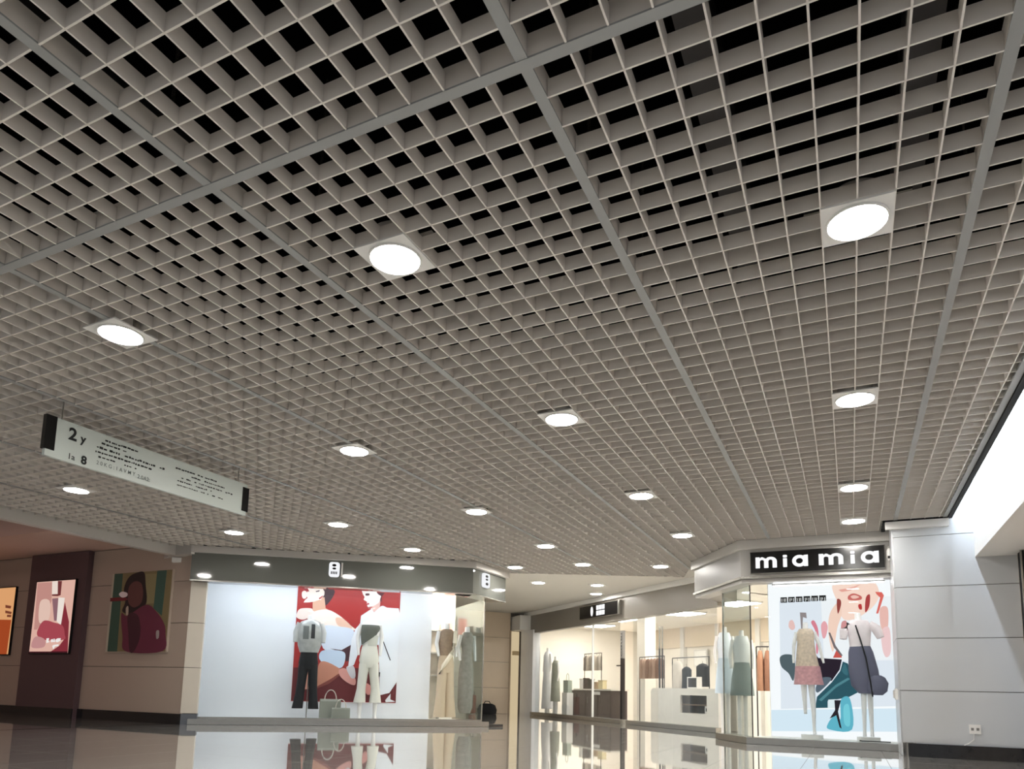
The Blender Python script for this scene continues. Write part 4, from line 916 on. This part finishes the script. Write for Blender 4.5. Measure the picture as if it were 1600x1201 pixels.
ORD = ['first', 'second', 'third', 'fourth', 'fifth', 'sixth', 'seventh']
def garment(a, d, ztop, w_, h_, th, col, label, group, name='hanging_garment', cat='garment', var=0.15):
    q = KF(a, d, ztop); t = thing(name, (q[0], q[1], ztop - h_), label, cat, group); t.rotation_euler = (0, 0, KF0.ang)
    m = cm(col, 0.8, var=var, scale=10)
    b = MB(); b.loft([(0, 0, 0, w_ / 2, th / 2), (0, 0, h_ * 0.5, w_ / 2 * 0.94, th / 2 * 0.9), (0, 0, h_ * 0.86, w_ / 2 * 0.9, th / 2), (0, 0, h_ * 0.96, w_ / 2 * 0.5, th / 2 * 0.6), (0, 0, h_, 0.12, 0.1)], 14, True, 3)
    o = bpy.data.objects.new('cloth', b.mesh('cloth', m, smooth=True)); C.objects.link(o); o.parent = t
    o = bpy.data.objects.new('hanger_hook', MB().tube([(0, 0, h_), (0, 0, h_ + 0.25), (0.1, 0, h_ + 0.36)], 0.03, 6).mesh('hanger_hook', DMETAL)); C.objects.link(o); o.parent = t
    return t
def rack(a0, a1, d, z, label):
    t = thing('clothes_rack', KF((a0 + a1) / 2, d, 0), label, 'clothes rack')
    MB().tube([KF(a0, d, z), KF(a1, d, z)], 0.07, 8).build('rail', DMETAL, t)
    for a in (a0, a1):
        MB().tube([KF(a, d, 0.02), KF(a, d, z)], 0.07, 8).build('post', DMETAL, t); MB().tube([KF(a, d - 0.9, 0.1), KF(a, d + 0.9, 0.1)], 0.07, 8).build('foot', DMETAL, t)
rack(19.2, 25.6, 6.5, 9.95, 'dark clothes rack with brown trousers behind the corridor window')
for i in range(7):
    c = [(150, 122, 106), (128, 100, 86), (168, 140, 124)][i % 3]
    garment(19.9 + i * 0.85, 6.5, 9.65, 0.82, 3.0, 0.8, c, 'brown folded trousers on the clothes rack, %s from the right' % ORD[i], 'brown trousers on the clothes rack', 'hanging_trousers', 'trousers')
rack(40.5, 46.5, 8.5, 11.3, 'dark clothes rack with taupe shirts above the dark counter')
for i in range(6):
    c = [(150, 142, 132), (190, 178, 164), (112, 104, 98)][i % 3]
    garment(41.2 + i * 0.95, 8.5, 10.95, 1.0, 2.7, 0.9, c, 'taupe shirt on the rack over the dark counter, %s from the right' % ORD[i], 'shirts above the dark counter', 'hanging_shirt', 'shirt')
pp = thing('display_posts', KF(18.7, 5.6, 0), 'pair of slim dark posts with white tops by the trousers rack', 'posts')
for a in (18.4, 19.1):
    MB().tube([KF(a, 5.6, 0.02), KF(a, 5.6, 11)], 0.13, 8).build('post', DMETAL, pp); MB().tube([KF(a, 5.6, 11), KF(a, 5.6, 14.2)], 0.09, 8).build('post_top', STEEL, pp)
p2 = thing('display_post', KF(29, 5, 0), 'tall dark lattice post behind the corridor window joint', 'post')
kbox('shaft', 27.9, 28.5, 4.8, 5.3, 0.02, 9.8, DMETAL, p2)
for i in range(9): kbox('lattice_bar', 27.9, 28.5, 4.8, 5.3, 9.85 + i * 0.5, 10.0 + i * 0.5, cm((130, 128, 126)), p2)
for a in (27.9, 28.4): kbox('lattice_upright', a, a + 0.1, 4.8, 5.3, 9.8, 14.2, cm((130, 128, 126)), p2)
kbox('arm', 28.5, 30.0, 5.0, 5.4, 8.6, 8.8, DMETAL, p2)
cl = setting('wall_shop_column', KF(25.5, 7, 0), 'cream column inside the corridor shop')
kbox('shaft', 26.4, 28.6, 8.0, 10.0, 0, 17, CREAM, cl)
garment(14.6, 7.0, 8.3, 1.7, 3.1, 1.0, (40, 44, 46), 'dark grey jacket hanging above the reception counter', 'dark jackets above the reception counter', 'hanging_jacket', 'jacket')
garment(11.6, 7.4, 8.7, 2.4, 3.2, 1.1, (34, 32, 36), 'black jacket hanging right of the dark grey jacket', 'dark jackets above the reception counter', 'hanging_jacket', 'jacket')
garment(17.0, 7.2, 9.2, 2.0, 4.2, 0.9, (206, 198, 188), 'pale cream coat hanging left of the dark grey jacket', 'dark jackets above the reception counter', 'hanging_coat', 'coat')
rack(10.0, 18.2, 7.2, 9.6, 'low dark clothes rack with jackets behind the reception counter')
hb = thing('handbag', KF(10.0, 4.6, 5.2), 'white framed dark handbag standing on the reception counter', 'handbag')
kbox('body', 9.0, 10.8, 4.3, 5.0, 5.22, 6.7, cm((56, 54, 56)), hb)
for (a0, a1, z0, z1) in [(8.85, 10.95, 5.22, 5.37), (8.85, 10.95, 6.6, 6.75), (8.85, 9.0, 5.37, 6.6), (10.8, 10.95, 5.37, 6.6)]: kbox('edge_piping', a0, a1, 4.25, 5.05, z0, z1, WHITE, hb)
wp = thing('picture_frame', KF(37, 27.5, 9.5), 'blank white picture on the cream back wall of the corridor shop', 'picture')
kbox('frame', 35.2, 38.9, 27.2, 27.45, 9.4, 12.6, WHITE, wp); kbox('sheet', 35.5, 38.6, 27.1, 27.2, 9.7, 12.3, cm((250, 248, 244)), wp)
# window mannequins of the corridor shop
KA = KF0.ang + math.pi
def kman(a, d, label, col, z0, z1, wid, pale_top=True, base_z=0.9, group=None):
    q = KF(a, d, 0)
    m = cm(col, 0.8, var=0.12, scale=10)
    L = z1 - z0
    mannequin((q[0], q[1], base_z if base_z else 0.02), KA, label, [
        ('dress', m, [[(0, 0, z0, wid, wid * 0.7), (0, 0, z0 + L * 0.45, wid * 0.86, wid * 0.62), (0, 0, z0 + L * 0.7, wid * 0.62, wid * 0.45), (0, 0, z0 + L * 0.92, wid * 0.85, wid * 0.5), (0, 0, z1, wid * 0.45, wid * 0.35)]]),
        ('neck', MANW, [[(0, 0, z1 - 0.1, 0.3, 0.3), (0, 0, z1 + 0.7, 0.26, 0.26)]]),
        ('arm', MANW if pale_top else m, [('tube', [(-wid * 0.8, 0, z1 - 0.4), (-wid * 1.05, 0, z1 - 2.0), (-wid * 1.0, -0.2, z1 - 3.6)], [0.24, 0.2, 0.14])]),
        ('arm', MANW if pale_top else m, [('tube', [(wid * 0.8, 0, z1 - 0.4), (wid * 1.05, 0, z1 - 2.0), (wid * 1.0, -0.2, z1 - 3.6)], [0.24, 0.2, 0.14])]),
        ('leg', MANW, [[(-0.35, 0, 0.1, 0.18, 0.3), (-0.35, 0, z0 + 0.3, 0.26, 0.26)]]), ('leg', MANW, [[(0.35, 0, 0.1, 0.18, 0.3), (0.35, 0, z0 + 0.3, 0.26, 0.26)]]),
        ('base', STEEL, [[(0, 0, 0, 1.0, 0.7), (0, 0, 0.08, 1.0, 0.7)]]),
    ], group)
kman(45.2, 1.9, 'mannequin in a long grey-green dress in the corridor window', (150, 154, 142), 2.6, 9.8, 1.15, base_z=0.02)
kman(49.0, 2.2, 'mannequin in a long white gown at the far end of the corridor window', (240, 240, 242), 1.2, 11.5, 1.4, base_z=0.02)
q = KF(40.8, 2.0, 0); t = thing('tote_bag', (q[0], q[1], 0.02), 'grey-green tote bag on a white plinth beside the dark counter', 'bag'); t.rotation_euler = (0, 0, KA)
for nm, m, bx in [('plinth', WHITE, (-0.9, 0.9, -0.6, 0.6, 0, 4.2)), ('body', cm((160, 172, 160)), (-0.85, 0.85, -0.4, 0.4, 4.2, 6.3))]:
    o = bpy.data.objects.new(nm, MB().box(*bx).mesh(nm, m)); C.objects.link(o); o.parent = t
o = bpy.data.objects.new('handle', MB().tube([(-0.45, 0, 6.3), (-0.4, 0, 7.2), (0, 0, 7.5), (0.4, 0, 7.2), (0.45, 0, 6.3)], 0.06, 6).mesh('handle', cm((160, 172, 160)))); C.objects.link(o); o.parent = t
# inside the angled glass of the black signboard shop
def mm_man(x, y, label, col, top, z0, z1, wid):
    m = cm(col, 0.8, var=0.08, scale=8)
    mannequin((x, y, 0.02), 0.3, label, [
        ('skirt', m, [[(0, 0, z0, wid, wid * 0.7), (0, 0, (z0 + z1) / 2, wid * 0.85, wid * 0.6), (0, 0, z1, wid * 0.6, wid * 0.45)]]),
        ('top', cm(top, 0.8), [[(0, 0, z1 - 0.3, wid * 0.62, wid * 0.46), (0, 0, z1 + 1.6, wid * 0.75, wid * 0.5), (0, 0, z1 + 2.6, wid * 0.5, wid * 0.35)]]),
        ('neck', MANW, [[(0, 0, z1 + 2.4, 0.28, 0.26), (0, 0, z1 + 3.2, 0.24, 0.24)]]),
        ('arm', MANW, [('tube', [(-wid * 0.7, 0, z1 + 2.2), (-wid * 0.95, 0, z1 + 0.6), (-wid * 0.9, -0.2, z1 - 0.8)], [0.22, 0.18, 0.13])]),
        ('arm', MANW, [('tube', [(wid * 0.7, 0, z1 + 2.2), (wid * 0.95, 0, z1 + 0.6), (wid * 0.9, -0.2, z1 - 0.8)], [0.22, 0.18, 0.13])]),
        ('leg', MANW, [[(-0.3, 0, 0.1, 0.18, 0.3), (-0.3, 0, z0 + 0.3, 0.24, 0.24)]]), ('leg', MANW, [[(0.3, 0, 0.1, 0.18, 0.3), (0.3, 0, z0 + 0.3, 0.24, 0.24)]]),
        ('base', STEEL, [[(0, 0, 0, 0.9, 0.7), (0, 0, 0.08, 0.9, 0.7)]]),
    ])
mm_man(-3.8, 64.0, 'mannequin in a wide grey-teal skirt behind the angled glass', (128, 142, 142), (226, 228, 228), 4.4, 8.0, 1.25)
mm_man(-5.9, 66.5, 'mannequin in a pale blue dress left of the grey-teal skirt', (196, 210, 220), (232, 238, 244), 4.6, 8.6, 1.1)
t = thing('clothes_rack', (-1.5, 70, 0), 'dark clothes rack with rust brown clothes beside the collage lightbox', 'clothes rack')
MB().tube([(-3.0, 70, 9.9), (1.0, 70, 9.9)], 0.07, 8).build('rail', DMETAL, t)
for xx in (-3.0, 1.0): MB().tube([(xx, 70, 0.02), (xx, 70, 9.9)], 0.07, 8).build('post', DMETAL, t)
for i in range(5):
    q = (-2.6 + i * 0.75, 70.0)
    g = thing('hanging_garment', (q[0], q[1], 5.0), 'rust brown garment beside the collage lightbox, %s from the left' % ORD[i], 'garment', 'rust brown garments beside the collage lightbox')
    c = [(176, 128, 100), (150, 104, 80), (196, 160, 130)][i % 3]
    o = bpy.data.objects.new('cloth', MB().loft([(0, 0, 0, 0.4, 0.8), (0, 0, 3.5, 0.36, 0.72), (0, 0, 4.4, 0.2, 0.4), (0, 0, 4.5, 0.08, 0.1)], 12, True, 3).mesh('cloth', cm(c, 0.8, var=0.2, scale=12), smooth=True)); C.objects.link(o); o.parent = g
    o = bpy.data.objects.new('hanger_hook', MB().tube([(0, 0, 4.5), (0, 0, 4.8), (0.08, 0, 4.95)], 0.03, 6).mesh('hanger_hook', DMETAL)); C.objects.link(o); o.parent = g

# ------------------------------------------------------------------ hanging direction sign
hs = thing('hanging_sign', (-30.6, 14.5, 15.85), 'long pale directory sign with black end bars hung from the grid ceiling', 'sign')
SX = -30.6
MB().box(SX - 0.22, SX, 7.85, 21.35, 15.85, 18.0).build('board', cm((206, 214, 208), 0.4, var=0.02), hs)
MB().box(SX - 0.25, SX + 0.03, 7.75, 8.3, 16.2, 18.02).build('end_bar', BOARD, hs); MB().box(SX - 0.25, SX + 0.03, 20.95, 21.5, 16.1, 17.75).build('end_bar', BOARD, hs)
for yy in (8.6, 20.6): MB().tube([(SX - 0.11, yy, 18.0), (SX - 0.11, yy, 19.3)], 0.04, 6).build('hanger_rod', STEEL, hs)
def text(s_, y, z, size, m, parent, bold=0.0, sx=1.0):
    cu = bpy.data.curves.new('text', 'FONT'); cu.body = s_; cu.size = 1.0; cu.extrude = 0.0; cu.offset = bold
    ob = bpy.data.objects.new('text_tmp', cu); C.objects.link(ob); dg = bpy.context.evaluated_depsgraph_get()
    me0 = bpy.data.meshes.new_from_object(ob.evaluated_get(dg)); bpy.data.objects.remove(ob)
    vs = [(SX + 0.02, y + v.co.x * size * sx, z + v.co.y * size) for v in me0.vertices]
    fs = [tuple(p.vertices) for p in me0.polygons]; bpy.data.meshes.remove(me0)
    b = MB(); b.add(vs, fs); return b.build('lettering', m, parent)
TX = cm((24, 28, 28), 0.6)
text('2', 8.95, 17.08, 0.92, TX, hs, 0.03, 1.0); text('y', 9.62, 17.12, 0.62, TX, hs, 0.03, 1.0)
text('1a', 9.0, 16.02, 0.45, TX, hs, 0.01); text('8', 9.75, 15.98, 0.62, TX, hs, 0.04)
rnd = random.Random(2)
fine = MB()
def dashes(y0, y1, z, h_, dens=0.8):
    b = fine; y = y0
    while y < y1:
        l = rnd.uniform(0.05, 0.22)
        if rnd.random() < dens: b.box(SX, SX + 0.02, y, min(y + l, y1), z + rnd.uniform(-0.02, 0.02), z + h_ * rnd.uniform(0.6, 1.1))
        y += l + rnd.uniform(0.03, 0.09)
for (y0, y1, z, h_) in [(10.6, 13.0, 17.62, 0.1), (10.8, 12.3, 17.4, 0.09), (10.55, 15.2, 17.12, 0.11), (10.5, 14.0, 16.86, 0.1), (10.5, 13.0, 16.6, 0.1), (15.6, 18.8, 17.45, 0.08), (15.8, 19.4, 17.2, 0.08), (15.8, 20.2, 16.95, 0.07), (15.8, 18.6, 16.7, 0.08), (15.8, 19.6, 16.45, 0.06)]:
    dashes(y0, y1, z, h_)
tag(fine.build('fine_print', TX, hs), None, None, None, 'stuff')
TX2 = cm((112, 122, 118), 0.6)
text('2 0 K G : 1 A V M Y', 10.6, 16.2, 0.3, TX2, hs, 0.01, 0.95); text('2.0A2:', 13.1, 16.12, 0.32, TX2, hs, 0.01, 1.0)

# ------------------------------------------------------------------ tidy
for o in bpy.data.objects:
    if '_b' in o: del o['_b']
